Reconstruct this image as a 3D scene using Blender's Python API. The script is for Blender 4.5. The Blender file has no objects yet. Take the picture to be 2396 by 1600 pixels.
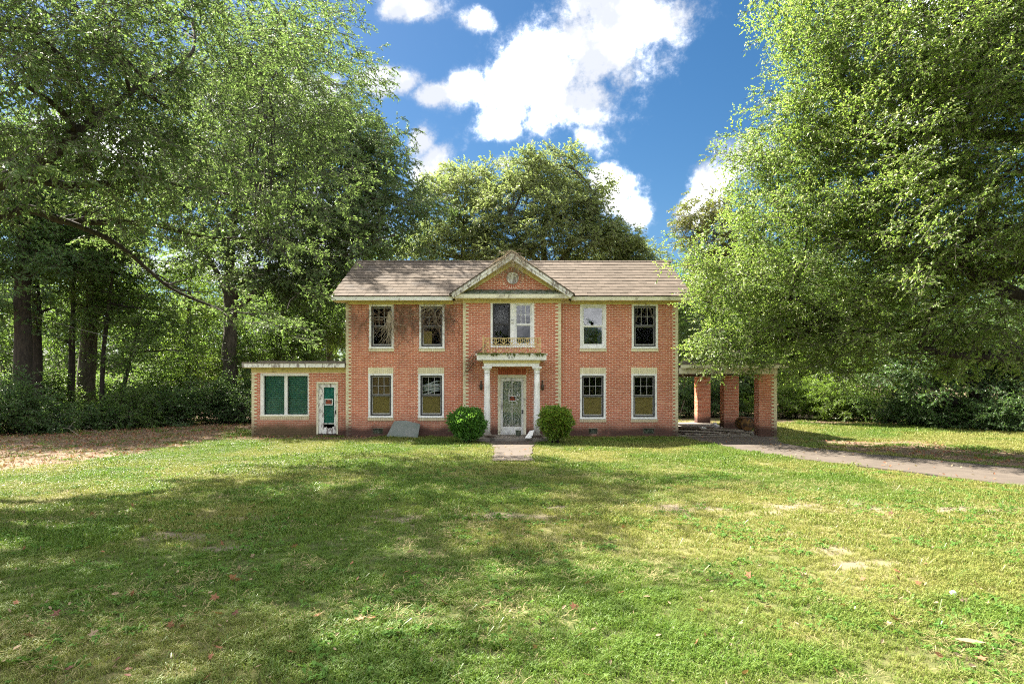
import bpy, math, random
import numpy as np
from mathutils import Vector, Matrix

SC = bpy.context.scene
COL = SC.collection
R = math.radians
random.seed(7)
np.random.seed(7)

# ------------------------------------------------------------------ camera
F = 1490.0          # focal length of the photograph in its own pixels
HZ = 900.0          # horizon row
CAMZ = 1.95
cam_d = bpy.data.cameras.new('camera')
cam = bpy.data.objects.new('camera', cam_d)
COL.objects.link(cam)
cam.location = (0, 0, CAMZ)
cam.rotation_euler = (R(90), 0, 0)
cam_d.sensor_width = 36.0
cam_d.lens = 36.0 * F / 2396.0
cam_d.shift_y = (HZ - 800.0) / 2396.0
cam_d.clip_start = 0.1
cam_d.clip_end = 3000
SC.camera = cam


def PX(px, Y):
    return (px - 1198.0) / F * Y


def PZ(py, Y):
    return CAMZ + (HZ - py) / F * Y


def GY(py):                       # distance of the ground seen at photo row py
    return F * CAMZ / (py - HZ)


# ------------------------------------------------------------------ light
SUN_EL, SUN_AZ = 49.0, -50.0      # azimuth measured from +Y towards +X
S = Vector((math.sin(R(SUN_AZ)) * math.cos(R(SUN_EL)), math.cos(R(SUN_AZ)) * math.cos(R(SUN_EL)), math.sin(R(SUN_EL))))
sun_d = bpy.data.lights.new('sun', 'SUN')
sun_d.energy = 2.0
sun_d.angle = R(0.53)
sun_d.color = (1.0, 0.93, 0.80)
sun = bpy.data.objects.new('sun', sun_d)
COL.objects.link(sun)
sun.rotation_euler = (-S).to_track_quat('-Z', 'Y').to_euler()
sun.location = (0, 0, 60)

SKY_STRENGTH = 0.15
SC.view_settings.view_transform = 'Standard'
SC.view_settings.look = 'None'
SC.view_settings.gamma = 1.0
SC.view_settings.use_curve_mapping = False
SC.view_settings.exposure = 4.0
SC.cycles.max_bounces = 7
SC.cycles.diffuse_bounces = 4
SC.cycles.glossy_bounces = 3
SC.cycles.transmission_bounces = 4
SC.cycles.transparent_max_bounces = 8
SC.cycles.use_denoising = False
SC.cycles.filter_width = 1.15
SC.cycles.sample_clamp_indirect = 0.3
SC.cycles.sample_clamp_direct = 0.35
SC.cycles.use_adaptive_sampling = False


# ------------------------------------------------------------------ node helpers
class NT:
    def __init__(self, nt):
        self.nt = nt
        self.n = nt.nodes
        self.l = nt.links

    def new(self, t, **kw):
        n = self.n.new(t)
        for k, v in kw.items():
            setattr(n, k, v)
        return n

    def put(self, sock, v):
        if hasattr(v, 'is_linked'):
            self.l.new(v, sock)
        else:
            if isinstance(v, (tuple, list)) and len(v) == 3 and sock.type == 'RGBA':
                v = (*v, 1.0)
            sock.default_value = v

    def math(self, op, a, b=0.0, c=0.0, clamp=False):
        n = self.new('ShaderNodeMath', operation=op, use_clamp=clamp)
        self.put(n.inputs[0], a)
        self.put(n.inputs[1], b)
        if len(n.inputs) > 2:
            self.put(n.inputs[2], c)
        return n.outputs[0]

    def smooth(self, v, lo, hi):
        n = self.new('ShaderNodeMapRange', interpolation_type='SMOOTHSTEP')
        self.put(n.inputs[0], v)
        n.inputs[1].default_value = lo
        n.inputs[2].default_value = hi
        return n.outputs[0]

    def mix(self, f, a, b, blend='MIX'):
        n = self.new('ShaderNodeMix', data_type='RGBA', blend_type=blend)
        self.put(n.inputs[0], f)
        self.put(n.inputs[6], a)
        self.put(n.inputs[7], b)
        return n.outputs[2]

    def noise(self, vec, scale, detail=4.0, rough=0.55, out=0):
        n = self.new('ShaderNodeTexNoise')
        if vec is not None:
            self.l.new(vec, n.inputs['Vector'])
        n.inputs['Scale'].default_value = scale
        n.inputs['Detail'].default_value = detail
        n.inputs['Roughness'].default_value = rough
        return n.outputs[out]

    def pos(self):
        return self.new('ShaderNodeNewGeometry').outputs['Position']

    def xyz(self, v):
        n = self.new('ShaderNodeSeparateXYZ')
        self.l.new(v, n.inputs[0])
        return n.outputs

    def vmath(self, op, a, b=None):
        n = self.new('ShaderNodeVectorMath', operation=op)
        self.put(n.inputs[0], a)
        if b is not None:
            self.put(n.inputs[1], b)
        return n.outputs[0]


# ------------------------------------------------------------------ sky
world = bpy.data.worlds.new('World')
SC.world = world
world.use_nodes = True
W = NT(world.node_tree)
W.n.clear()
out = W.new('ShaderNodeOutputWorld')
bg = W.new('ShaderNodeBackground')
bg.inputs['Strength'].default_value = SKY_STRENGTH
W.l.new(bg.outputs[0], out.inputs[0])
sky = W.new('ShaderNodeTexSky', sky_type='NISHITA')
sky.sun_disc = False
sky.sun_elevation = R(SUN_EL)
sky.sun_rotation = R(SUN_AZ)
sky.air_density = 1.0
sky.dust_density = 0.6
sky.ozone_density = 2.5
gam = W.new('ShaderNodeGamma')
W.l.new(sky.outputs[0], gam.inputs[0])
gam.inputs[1].default_value = 1.0
hsv = W.new('ShaderNodeHueSaturation')
hsv.inputs['Saturation'].default_value = 1.32
hsv.inputs['Hue'].default_value = 0.497
hsv.inputs['Value'].default_value = 0.055
W.l.new(gam.outputs[0], hsv.inputs['Color'])
tc = W.new('ShaderNodeTexCoord').outputs['Generated']
X, Y_, Z_ = W.xyz(tc)
yy = W.math('MAXIMUM', Y_, 0.08)
wn = W.noise(tc, 5.0, 3.0, 0.5, out=1)
wx, wy, wz = W.xyz(wn)
u = W.math('ADD', W.math('DIVIDE', X, yy), W.math('MULTIPLY', W.math('SUBTRACT', wx, 0.5), 0.11))
v = W.math('ADD', W.math('DIVIDE', Z_, yy), W.math('MULTIPLY', W.math('SUBTRACT', wy, 0.5), 0.11))
# cumulus of this afternoon: centre and half-axes in photo pixels
CLOUDS = [(1290, 190, 180, 150), (1430, 110, 150, 120), (1480, 30, 150, 80), (1390, 260, 90, 80), (1190, 225, 110, 70),
          (1090, 225, 90, 55), (1185, 300, 70, 55), (1385, 330, 55, 50), (900, 205, 75, 36), (960, 15, 110, 42), (1010, 240, 60, 35),
          (975, 350, 45, 50), (1015, 410, 50, 55), (1435, 445, 62, 45), (1480, 490, 40, 30), (1660, 420, 62, 60), (1720, 370, 80, 50), (1630, 470, 40, 34),
          (1175, 405, 36, 24), (700, 560, 200, 130), (380, 610, 260, 60), (2150, 260, 200, 130), (200, 330, 240, 90), (1540, 45, 70, 50),
          (600, 250, 200, 80), (2300, 40, 220, 90), (1130, 60, 60, 40)]
best = None
for cx, cy, rx, ry in CLOUDS:
    a = W.math('MULTIPLY', W.math('SUBTRACT', u, (cx - 1198) / F), F / rx)
    b = W.math('MULTIPLY', W.math('SUBTRACT', v, (HZ - cy) / F), F / ry)
    d = W.math('SQRT', W.math('ADD', W.math('MULTIPLY', a, a), W.math('MULTIPLY', b, b)))
    best = W.math('SUBTRACT', 1.0, d) if best is None else W.math('MAXIMUM', best, W.math('SUBTRACT', 1.0, d))
best = W.math('MAXIMUM', best, -1.2)
fb = W.noise(tc, 10.0, 10.0, 0.68)
front = W.math('ADD', best, W.math('MULTIPLY', W.math('SUBTRACT', fb, 0.5), 3.4))
wisp = W.noise(tc, 32.0, 6.0, 0.7)
front = W.math('ADD', front, W.math('MULTIPLY', W.math('SUBTRACT', wisp, 0.5), 0.8))
front = W.smooth(front, -0.45, 0.62)
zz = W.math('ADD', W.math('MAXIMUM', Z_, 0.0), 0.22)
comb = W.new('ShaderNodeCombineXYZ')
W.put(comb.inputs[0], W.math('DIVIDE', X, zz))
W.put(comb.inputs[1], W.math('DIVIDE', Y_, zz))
gen = W.smooth(W.noise(comb.outputs[0], 1.5, 8.0, 0.6), 0.37, 0.49)  # clouds out of view, cover thickened to brighten the shaded facade
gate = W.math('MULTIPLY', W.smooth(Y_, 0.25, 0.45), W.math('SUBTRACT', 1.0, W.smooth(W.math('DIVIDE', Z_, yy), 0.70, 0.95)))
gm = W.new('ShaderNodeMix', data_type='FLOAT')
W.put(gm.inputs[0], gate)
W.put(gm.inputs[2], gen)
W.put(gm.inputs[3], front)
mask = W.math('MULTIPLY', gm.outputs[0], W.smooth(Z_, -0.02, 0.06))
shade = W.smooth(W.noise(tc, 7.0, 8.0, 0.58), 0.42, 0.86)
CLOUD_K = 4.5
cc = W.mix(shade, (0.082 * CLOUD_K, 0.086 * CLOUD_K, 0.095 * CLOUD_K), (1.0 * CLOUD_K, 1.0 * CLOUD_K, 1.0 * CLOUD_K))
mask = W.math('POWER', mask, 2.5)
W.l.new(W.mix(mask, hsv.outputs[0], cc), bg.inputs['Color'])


# ------------------------------------------------------------------ numpy noise
def _hash(ix, iy, seed):
    h = (ix.astype(np.int64) * 374761393 + iy.astype(np.int64) * 668265263 + seed * 1442695041) & 0xFFFFFFFF
    h = ((h ^ (h >> 13)) * 1274126177) & 0xFFFFFFFF
    return ((h ^ (h >> 16)) & 0xFFFF) / 65535.0


def vnoise(x, y, seed=0):
    x = np.asarray(x, float)
    y = np.asarray(y, float)
    ix = np.floor(x)
    iy = np.floor(y)
    fx = x - ix
    fy = y - iy
    fx = fx * fx * (3 - 2 * fx)
    fy = fy * fy * (3 - 2 * fy)
    a = _hash(ix, iy, seed)
    b = _hash(ix + 1, iy, seed)
    c = _hash(ix, iy + 1, seed)
    d = _hash(ix + 1, iy + 1, seed)
    return a + (b - a) * fx + (c - a) * fy + (a - b - c + d) * fx * fy


def fbm(x, y, seed=0, octs=4):
    s, a, t = 0.0, 0.5, 0.0
    for o in range(octs):
        s = s + a * vnoise(x * 2 ** o, y * 2 ** o, seed + o * 17)
        t += a
        a *= 0.5
    return s / t


def sstep(v, lo, hi):
    t = np.clip((v - lo) / (hi - lo), 0, 1)
    return t * t * (3 - 2 * t)


# ------------------------------------------------------------------ object helpers
def tag(o, label=None, cat=None, group=None, kind=None):
    if label:
        o['label'] = label
    if cat:
        o['category'] = cat
    if group:
        o['group'] = group
    if kind:
        o['kind'] = kind
    return o


def attach(o, parent):
    if parent is not None:
        o.parent = parent
        w = parent.get('_w')
        if parent.parent is None:
            o.matrix_parent_inverse = Matrix.Translation(-Vector(parent.location))
        elif w is not None:
            o.matrix_parent_inverse = Matrix.Identity(4)
    return o


def empty(name, loc):
    o = bpy.data.objects.new(name, None)
    o.empty_display_size = 0.2
    o.location = loc
    COL.objects.link(o)
    return o


def linkmesh(name, me, parent=None, loc=None):
    o = bpy.data.objects.new(name, me)
    COL.objects.link(o)
    if loc is not None:
        o.location = loc
    attach(o, parent)
    return o


class MB:
    """collects shapes for one mesh"""

    def __init__(self):
        self.v = []
        self.f = []
        self.t = []          # one number per vertex
        self.smooth = []
        self.mi = []

    def add(self, vs, fs, t=0.0, smooth=False, mi=0):
        b = len(self.v)
        self.v.extend(vs)
        self.t.extend([t] * len(vs))
        for f in fs:
            self.f.append(tuple(i + b for i in f))
            self.smooth.append(smooth)
            self.mi.append(mi)

    def box(self, x0, x1, y0, y1, z0, z1, t=0.0, mi=0):
        vs = [(x0, y0, z0), (x1, y0, z0), (x1, y1, z0), (x0, y1, z0), (x0, y0, z1), (x1, y0, z1), (x1, y1, z1), (x0, y1, z1)]
        self.add(vs, [(0, 1, 5, 4), (1, 2, 6, 5), (2, 3, 7, 6), (3, 0, 4, 7), (4, 5, 6, 7), (3, 2, 1, 0)], t, False, mi)

    def obox(self, c, ax, ay, az, t=0.0, mi=0):
        c, ax, ay, az = Vector(c), Vector(ax), Vector(ay), Vector(az)
        vs = [tuple(c + ax * i + ay * j + az * k) for k in (-.5, .5) for i, j in ((-.5, -.5), (.5, -.5), (.5, .5), (-.5, .5))]
        self.add(vs, [(0, 1, 5, 4), (1, 2, 6, 5), (2, 3, 7, 6), (3, 0, 4, 7), (4, 5, 6, 7), (3, 2, 1, 0)], t, False, mi)

    def bar(self, a, b, w, h, up=(0, 0, 1), t=0.0):
        a, b = Vector(a), Vector(b)
        d = (b - a)
        x = d.normalized()
        s = x.cross(Vector(up))
        s = s.normalized() if s.length > 1e-4 else Vector((1, 0, 0))
        u_ = s.cross(x)
        self.obox((a + b) / 2, d, s * w, u_ * h, t)

    def quad(self, a, b, c, d, t=0.0):
        self.add([tuple(a), tuple(b), tuple(c), tuple(d)], [(0, 1, 2, 3)], t)

    def prism(self, poly, y0, y1, t=0.0):
        """polygon of (x, z) drawn out from y0 to y1"""
        n = len(poly)
        vs = [(x, y0, z) for x, z in poly] + [(x, y1, z) for x, z in poly]
        fs = [tuple(range(n)), tuple(range(2 * n - 1, n - 1, -1))]
        fs += [((i + 1) % n, i, i + n, (i + 1) % n + n) for i in range(n)]
        self.add(vs, fs, t)

    def tube(self, pts, rad, sides=6, t=0.0, cap=True, closed=False):
        P = [Vector(p) for p in pts]
        n = len(P)
        if not hasattr(rad, '__len__'):
            rad = [rad] * n
        vs, fs = [], []
        ref = None
        for i in range(n):
            if closed:
                d = P[(i + 1) % n] - P[i - 1]
            else:
                d = P[min(i + 1, n - 1)] - P[max(i - 1, 0)]
            d = d.normalized() if d.length > 1e-9 else Vector((0, 0, 1))
            if ref is None:
                ref = d.orthogonal().normalized()
            ref = (ref - d * ref.dot(d))
            ref = ref.normalized() if ref.length > 1e-6 else d.orthogonal().normalized()
            b = d.cross(ref)
            for k in range(sides):
                a = 2 * math.pi * k / sides
                vs.append(tuple(P[i] + (ref * math.cos(a) + b * math.sin(a)) * rad[i]))
        for i in range(n if closed else n - 1):
            j = (i + 1) % n
            for k in range(sides):
                k2 = (k + 1) % sides
                fs.append((i * sides + k, i * sides + k2, j * sides + k2, j * sides + k))
        if cap and not closed:
            fs.append(tuple(range(sides - 1, -1, -1)))
            fs.append(tuple((n - 1) * sides + k for k in range(sides)))
        self.add(vs, fs, t, sides > 4)

    def lathe(self, prof, c, seg=20, axis='z', t=0.0):
        """profile of (radius, height) turned about a vertical (or y) axis at c"""
        vs, fs = [], []
        for r, h in prof:
            for k in range(seg):
                a = 2 * math.pi * k / seg
                if axis == 'z':
                    vs.append((c[0] + r * math.cos(a), c[1] + r * math.sin(a), c[2] + h))
                else:
                    vs.append((c[0] + r * math.cos(a), c[1] + h, c[2] + r * math.sin(a)))
        m = len(prof)
        for i in range(m - 1):
            for k in range(seg):
                k2 = (k + 1) % seg
                q = (i * seg + k, i * seg + k2, (i + 1) * seg + k2, (i + 1) * seg + k)
                fs.append(q if axis == 'z' else q[::-1])
        lo, hi = tuple(range(seg - 1, -1, -1)), tuple((m - 1) * seg + k for k in range(seg))
        fs += [lo, hi] if axis == 'z' else [lo[::-1], hi[::-1]]
        self.add(vs, fs, t, True)

    def mesh(self, name, mat):
        me = bpy.data.meshes.new(name)
        me.from_pydata(self.v, [], self.f)
        for m in (mat if isinstance(mat, (list, tuple)) else [mat]):
            me.materials.append(m)
        at = me.attributes.new('tint', 'FLOAT', 'POINT')
        at.data.foreach_set('value', np.array(self.t, dtype=np.float32))
        me.polygons.foreach_set('use_smooth', np.array(self.smooth, dtype=bool))
        if any(self.mi):
            me.polygons.foreach_set('material_index', np.array(self.mi, dtype=np.int32))
        me.update()
        return me

    def build(self, name, mat, parent=None, kind=None):
        o = linkmesh(name, self.mesh(name, mat), parent)
        if kind:
            o['kind'] = kind
        return o


# ------------------------------------------------------------------ materials
def bump(nt, bsdf, h, strength=0.3, dist=0.02):
    b = nt.new('ShaderNodeBump')
    b.inputs['Strength'].default_value = strength
    b.inputs['Distance'].default_value = dist
    nt.l.new(h, b.inputs['Height'])
    nt.l.new(b.outputs[0], bsdf.inputs['Normal'])


def base_mat(name):
    m = bpy.data.materials.new(name)
    m.use_nodes = True
    nt = NT(m.node_tree)
    return m, nt, m.node_tree.nodes['Principled BSDF']


def pmat(name, c1, c2=None, scale=6.0, rough=0.7, lo=0.35, hi=0.65, bmp=0.2, detail=6.0, spec=0.3, c3=None, s3=2.0, lo3=0.6, hi3=0.7, metal=0.0, stretch=None):
    """two colours mottled by noise, a third in ragged patches"""
    m, nt, b = base_mat(name)
    p = nt.pos()
    if stretch:
        p = nt.vmath('MULTIPLY', p, stretch)
    col = c1
    n = nt.noise(p, scale, detail)
    if c2 is not None:
        col = nt.mix(nt.smooth(n, lo, hi), c1, c2)
    if c3 is not None:
        n3 = nt.noise(p, s3, 8.0, 0.65)
        col = nt.mix(nt.smooth(n3, lo3, hi3), col, c3)
    nt.put(b.inputs['Base Color'], col)
    b.inputs['Roughness'].default_value = rough
    b.inputs['Specular IOR Level'].default_value = spec
    b.inputs['Metallic'].default_value = metal
    if bmp:
        bump(nt, b, n, bmp)
    return m


def brick_mat(name, ca, cb, cc_, moss=True):
    m, nt, b = base_mat(name)
    p = nt.pos()
    at = nt.new('ShaderNodeAttribute', attribute_name='tint').outputs['Fac']
    rnd = nt.new('ShaderNodeObjectInfo').outputs['Random']
    tv = nt.math('FRACT', nt.math('ADD', at, rnd))
    col = nt.mix(nt.smooth(tv, 0.0, 0.75), ca, cb)
    col = nt.mix(nt.smooth(tv, 0.80, 1.0), col, cc_)
    fine = nt.noise(p, 60.0, 3.0)
    col = nt.mix(nt.math('MULTIPLY', nt.smooth(fine, 0.35, 0.7), 0.35), col, cc_)
    mott = nt.noise(p, 0.7, 7.0, 0.65)
    col = nt.mix(nt.math('MULTIPLY', nt.smooth(mott, .42, .62), .28), col, nt.mix(1.0, col, (0.62, 0.60, 0.62), 'MULTIPLY'))
    x, y, z = nt.xyz(p)
    if moss:
        wide = nt.noise(p, 1.1, 6.0, 0.65)
        wall = nt.noise(p, 0.45, 5.0, 0.6)
        # pale bloom above the ground, dark splash dirt below, soot from the old creeper top left
        zb = nt.math('ADD', z, nt.math('MULTIPLY', nt.math('SUBTRACT', wide, 0.5), 0.5))
        pale = nt.math('MULTIPLY', nt.math('SUBTRACT', 1.0, nt.smooth(zb, 0.45, 0.95)), 0.45)
        col = nt.mix(pale, col, (0.30, 0.16, 0.12))
        dark = nt.math('MULTIPLY', nt.math('SUBTRACT', 1.0, nt.smooth(zb, 0.20, 0.50)), nt.smooth(wall, 0.28, 0.42))
        col = nt.mix(nt.math('MULTIPLY', dark, 0.88), col, (0.060, 0.036, 0.032))
        vin = nt.math('MULTIPLY', nt.smooth(z, 3.0, 4.4), nt.math('SUBTRACT', 1.0, nt.smooth(x, -2.6, -1.9)))
        vin = nt.math('MULTIPLY', vin, nt.smooth(wide, 0.36, 0.58))
        col = nt.mix(nt.math('MULTIPLY', vin, 0.58), col, (0.15, 0.085, 0.065))
        grn = nt.math('MULTIPLY', nt.math('SUBTRACT', 1.0, nt.smooth(zb, 0.2, 0.6)), nt.math('SUBTRACT', 1.0, nt.smooth(x, -7.5, -6.6)))
        col = nt.mix(nt.math('MULTIPLY', grn, 0.45), col, (0.16, 0.13, 0.06))
    nt.put(b.inputs['Base Color'], col)
    b.inputs['Roughness'].default_value = 0.85
    b.inputs['Specular IOR Level'].default_value = 0.2
    bump(nt, b, fine, 0.25, 0.004)
    return m


M = {}
M['brick'] = brick_mat('brick_red', (0.54, 0.155, 0.085), (0.42, 0.105, 0.055), (0.60, 0.235, 0.15))
M['mortar'] = brick_mat('mortar', (0.90, 0.68, 0.53), (0.84, 0.62, 0.47), (0.92, 0.72, 0.58))
M['quoin'] = brick_mat('quoin_brick', (0.76, 0.69, 0.47), (0.66, 0.59, 0.39), (0.80, 0.74, 0.55))
M['white'] = pmat('white_paint_worn', (0.84, 0.83, 0.82), (0.74, 0.73, 0.72), 5, 0.55, c3=(0.40, 0.36, 0.33), s3=7, lo3=0.60, hi3=0.68, bmp=0.1)
M['peel'] = pmat('white_paint_peeling', (0.80, 0.78, 0.76), (0.68, 0.66, 0.64), 7, 0.65, c3=(0.26, 0.22, 0.21), s3=7, lo3=0.52, hi3=0.58, bmp=0.25, stretch=(1.6, 1.6, 0.45))
M['peel_light'] = pmat('white_paint_weathered', (0.84, 0.83, 0.82), (0.72, 0.71, 0.70), 6, 0.6, c3=(0.36, 0.32, 0.30), s3=6, lo3=0.60, hi3=0.68, bmp=0.2, stretch=(1.6, 1.6, 0.4))
M['olive'] = pmat('cream_olive_paint', (0.66, 0.57, 0.27), (0.56, 0.47, 0.21), 4, 0.6, c3=(0.34, 0.29, 0.14), s3=5, lo3=0.58, hi3=0.7, bmp=0.1)
M['cream'] = pmat('cream_paint_grey', (0.76, 0.72, 0.57), (0.65, 0.61, 0.47), 3, 0.6, c3=(0.32, 0.29, 0.22), s3=4, lo3=0.55, hi3=0.68, bmp=0.15)
M['moss'] = pmat('mossy_ledge', (0.10, 0.13, 0.09), (0.20, 0.21, 0.17), 6, 0.9, c3=(0.05, 0.07, 0.03), s3=7, lo3=0.5, hi3=0.62, bmp=0.5)
M['mossgreen'] = pmat('moss_green', (0.10, 0.12, 0.025), (0.05, 0.06, 0.015), 14, 0.95, bmp=0.6)
M['shingle'] = None
M['dark'] = pmat('dark_sash', (0.035, 0.033, 0.036), (0.055, 0.05, 0.05), 9, 0.45, bmp=0.05)
M['grey'] = pmat('grey_sash', (0.42, 0.41, 0.40), (0.33, 0.32, 0.31), 9, 0.5, bmp=0.05)
M['ply'] = pmat('plywood', (0.36, 0.25, 0.075), (0.30, 0.20, 0.055), 7, 0.7, bmp=0.05, stretch=(0.5, 1, 3))
M['plydark'] = pmat('brown_board', (0.25, 0.15, 0.065), (0.19, 0.11, 0.045), 3, 0.7, bmp=0.05)
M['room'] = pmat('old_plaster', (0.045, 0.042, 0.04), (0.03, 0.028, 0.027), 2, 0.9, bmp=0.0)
M['teal'] = pmat('teal_curtain', (0.03, 0.26, 0.21), (0.02, 0.19, 0.155), 4, 0.7, bmp=0.0)
M['blind'] = pmat('green_blind', (0.19, 0.37, 0.30), (0.12, 0.29, 0.23), 2, 0.6, bmp=0.0)
M['iron'] = pmat('gold_painted_iron', (0.66, 0.52, 0.24), (0.52, 0.38, 0.17), 12, 0.5, c3=(0.30, 0.19, 0.09), s3=9, lo3=0.58, hi3=0.68, bmp=0.1)
M['lantern'] = pmat('dark_bronze', (0.05, 0.035, 0.025), (0.09, 0.06, 0.04), 12, 0.4, bmp=0.05)
M['black'] = pmat('black_metal', (0.02, 0.02, 0.02), None, 5, 0.4, bmp=0.0)
M['sign_black'] = pmat('sign_black', (0.012, 0.011, 0.011), None, 5, 0.5, bmp=0.0)
M['sign_orange'] = pmat('sign_orange', (0.80, 0.16, 0.05), None, 5, 0.5, bmp=0.0)
M['sign_white'] = pmat('sign_white', (0.72, 0.72, 0.70), None, 5, 0.5, bmp=0.0)
M['sign_faded'] = pmat('sign_faded', (0.33, 0.14, 0.08), (0.10, 0.05, 0.05), 14, 0.5, bmp=0.0)
M['paper'] = pmat('paper', (0.72, 0.70, 0.70), (0.62, 0.60, 0.60), 9, 0.8, bmp=0.1)
M['number'] = pmat('number_grey', (0.16, 0.16, 0.16), None, 5, 0.5, bmp=0.0)
M['lace'] = pmat('white_iron', (0.66, 0.66, 0.62), (0.55, 0.55, 0.5), 9, 0.5, bmp=0.0)
M['curtain'] = pmat('grey_curtain', (0.66, 0.68, 0.58), (0.52, 0.54, 0.45), 3, 0.9, bmp=0.0, stretch=(4, 1, 0.6))
M['concrete'] = pmat('old_concrete', (0.082, 0.066, 0.053), (0.066, 0.053, 0.043), 2.0, 0.9, c3=(0.044, 0.036, 0.029), s3=1.1, lo3=0.55, hi3=0.75, bmp=0.15, detail=9)
M['concrete_dark'] = pmat('stained_concrete', (0.17, 0.15, 0.13), (0.24, 0.21, 0.18), 4, 0.9, c3=(0.08, 0.075, 0.06), s3=3, lo3=0.52, hi3=0.65, bmp=0.2, detail=9)
M['slab'] = pmat('grey_sheet', (0.19, 0.20, 0.19), (0.13, 0.155, 0.14), 2.2, 0.5, c3=(0.09, 0.12, 0.10), s3=1.6, lo3=0.5, hi3=0.7, bmp=0.05)
M['flatroof'] = pmat('flat_roof_felt', (0.13, 0.11, 0.095), (0.20, 0.17, 0.14), 5, 0.9, bmp=0.4)
M['wood'] = pmat('weathered_board', (0.30, 0.26, 0.22), (0.20, 0.17, 0.145), 5, 0.8, stretch=(0.7, 4, 4), bmp=0.2)
M['rotten'] = pmat('rotten_board', (0.075, 0.055, 0.042), (0.13, 0.095, 0.07), 6, 0.9, bmp=0.3)
M['rust'] = pmat('rusty_drum', (0.12, 0.055, 0.018), (0.21, 0.115, 0.03), 5, 0.7, c3=(0.045, 0.025, 0.015), s3=3, lo3=0.5, hi3=0.62, bmp=0.2)
M['vine_dry'] = pmat('dry_vine', (0.50, 0.42, 0.32), (0.34, 0.27, 0.20), 8, 0.9, bmp=0.2)
M['vine_dark'] = pmat('dead_creeper', (0.22, 0.15, 0.10), (0.13, 0.085, 0.06), 8, 0.9, bmp=0.2)
M['bark'] = pmat('bark_dark', (0.045, 0.037, 0.030), (0.022, 0.018, 0.016), 5, 0.95, bmp=0.8, stretch=(3, 3, 0.7), detail=8)
M['bark_grey'] = pmat('bark_grey', (0.105, 0.092, 0.074), (0.05, 0.043, 0.035), 4, 0.95, bmp=0.7, stretch=(2.5, 2.5, 0.7), detail=8)
M['cable'] = pmat('cable_grey', (0.30, 0.30, 0.29), None, 5, 0.6, bmp=0.0)


def shingle_mat():
    m, nt, b = base_mat('asphalt_shingle')
    p = nt.pos()
    at = nt.new('ShaderNodeAttribute', attribute_name='tint').outputs['Fac']
    rnd = nt.new('ShaderNodeObjectInfo').outputs['Random']
    tv = nt.math('FRACT', nt.math('ADD', at, rnd))
    col = nt.mix(tv, (0.080, 0.064, 0.050), (0.110, 0.088, 0.070))
    fine = nt.noise(p, 45.0, 4.0, 0.7)
    col = nt.mix(nt.math('MULTIPLY', nt.smooth(fine, 0.4, 0.7), 0.5), col, (0.085, 0.068, 0.056))
    wide = nt.noise(p, 0.9, 6.0, 0.6)
    x, y, z = nt.xyz(p)
    tree_shade = nt.math('MULTIPLY', nt.smooth(wide, 0.50, 0.68), nt.math('SUBTRACT', 1.0, nt.smooth(x, -3.5, 2.5)))  # left of the roof darkened in its colour, standing in for tree shadow
    col = nt.mix(nt.math('MULTIPLY', tree_shade, 0.55), col, (0.075, 0.068, 0.064))
    nt.put(b.inputs['Base Color'], col)
    b.inputs['Roughness'].default_value = 0.95
    b.inputs['Specular IOR Level'].default_value = 0.15
    bump(nt, b, fine, 0.4, 0.006)
    return m


M['shingle'] = shingle_mat()


def glass_mat(name, ior, tint=(0.85, 0.88, 0.88)):
    m = bpy.data.materials.new(name)
    m.use_nodes = True
    nt = NT(m.node_tree)
    nt.n.clear()
    o = nt.new('ShaderNodeOutputMaterial')
    tr = nt.new('ShaderNodeBsdfTransparent')
    tr.inputs[0].default_value = (*tint, 1)
    gl = nt.new('ShaderNodeBsdfGlossy')
    gl.inputs['Roughness'].default_value = 0.015
    fr = nt.new('ShaderNodeFresnel')
    fr.inputs[0].default_value = ior
    p = nt.pos()
    wob = nt.noise(p, 2.2, 2.0)
    bm = nt.new('ShaderNodeBump')
    bm.inputs['Strength'].default_value = 0.10
    bm.inputs['Distance'].default_value = 0.02
    nt.l.new(wob, bm.inputs['Height'])
    nt.l.new(bm.outputs[0], gl.inputs['Normal'])
    mx = nt.new('ShaderNodeMixShader')
    nt.l.new(fr.outputs[0], mx.inputs[0])
    nt.l.new(tr.outputs[0], mx.inputs[1])
    nt.l.new(gl.outputs[0], mx.inputs[2])
    nt.l.new(mx.outputs[0], o.inputs[0])
    return m


M['glass'] = glass_mat('window_glass', 1.22)
M['glass_sky'] = glass_mat('window_glass_reflective', 1.62, (0.8, 0.82, 0.85))
M['glass_dark'] = glass_mat('window_glass_dull', 1.10)
M['glass_door'] = glass_mat('storm_door_glass', 1.6)


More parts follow.
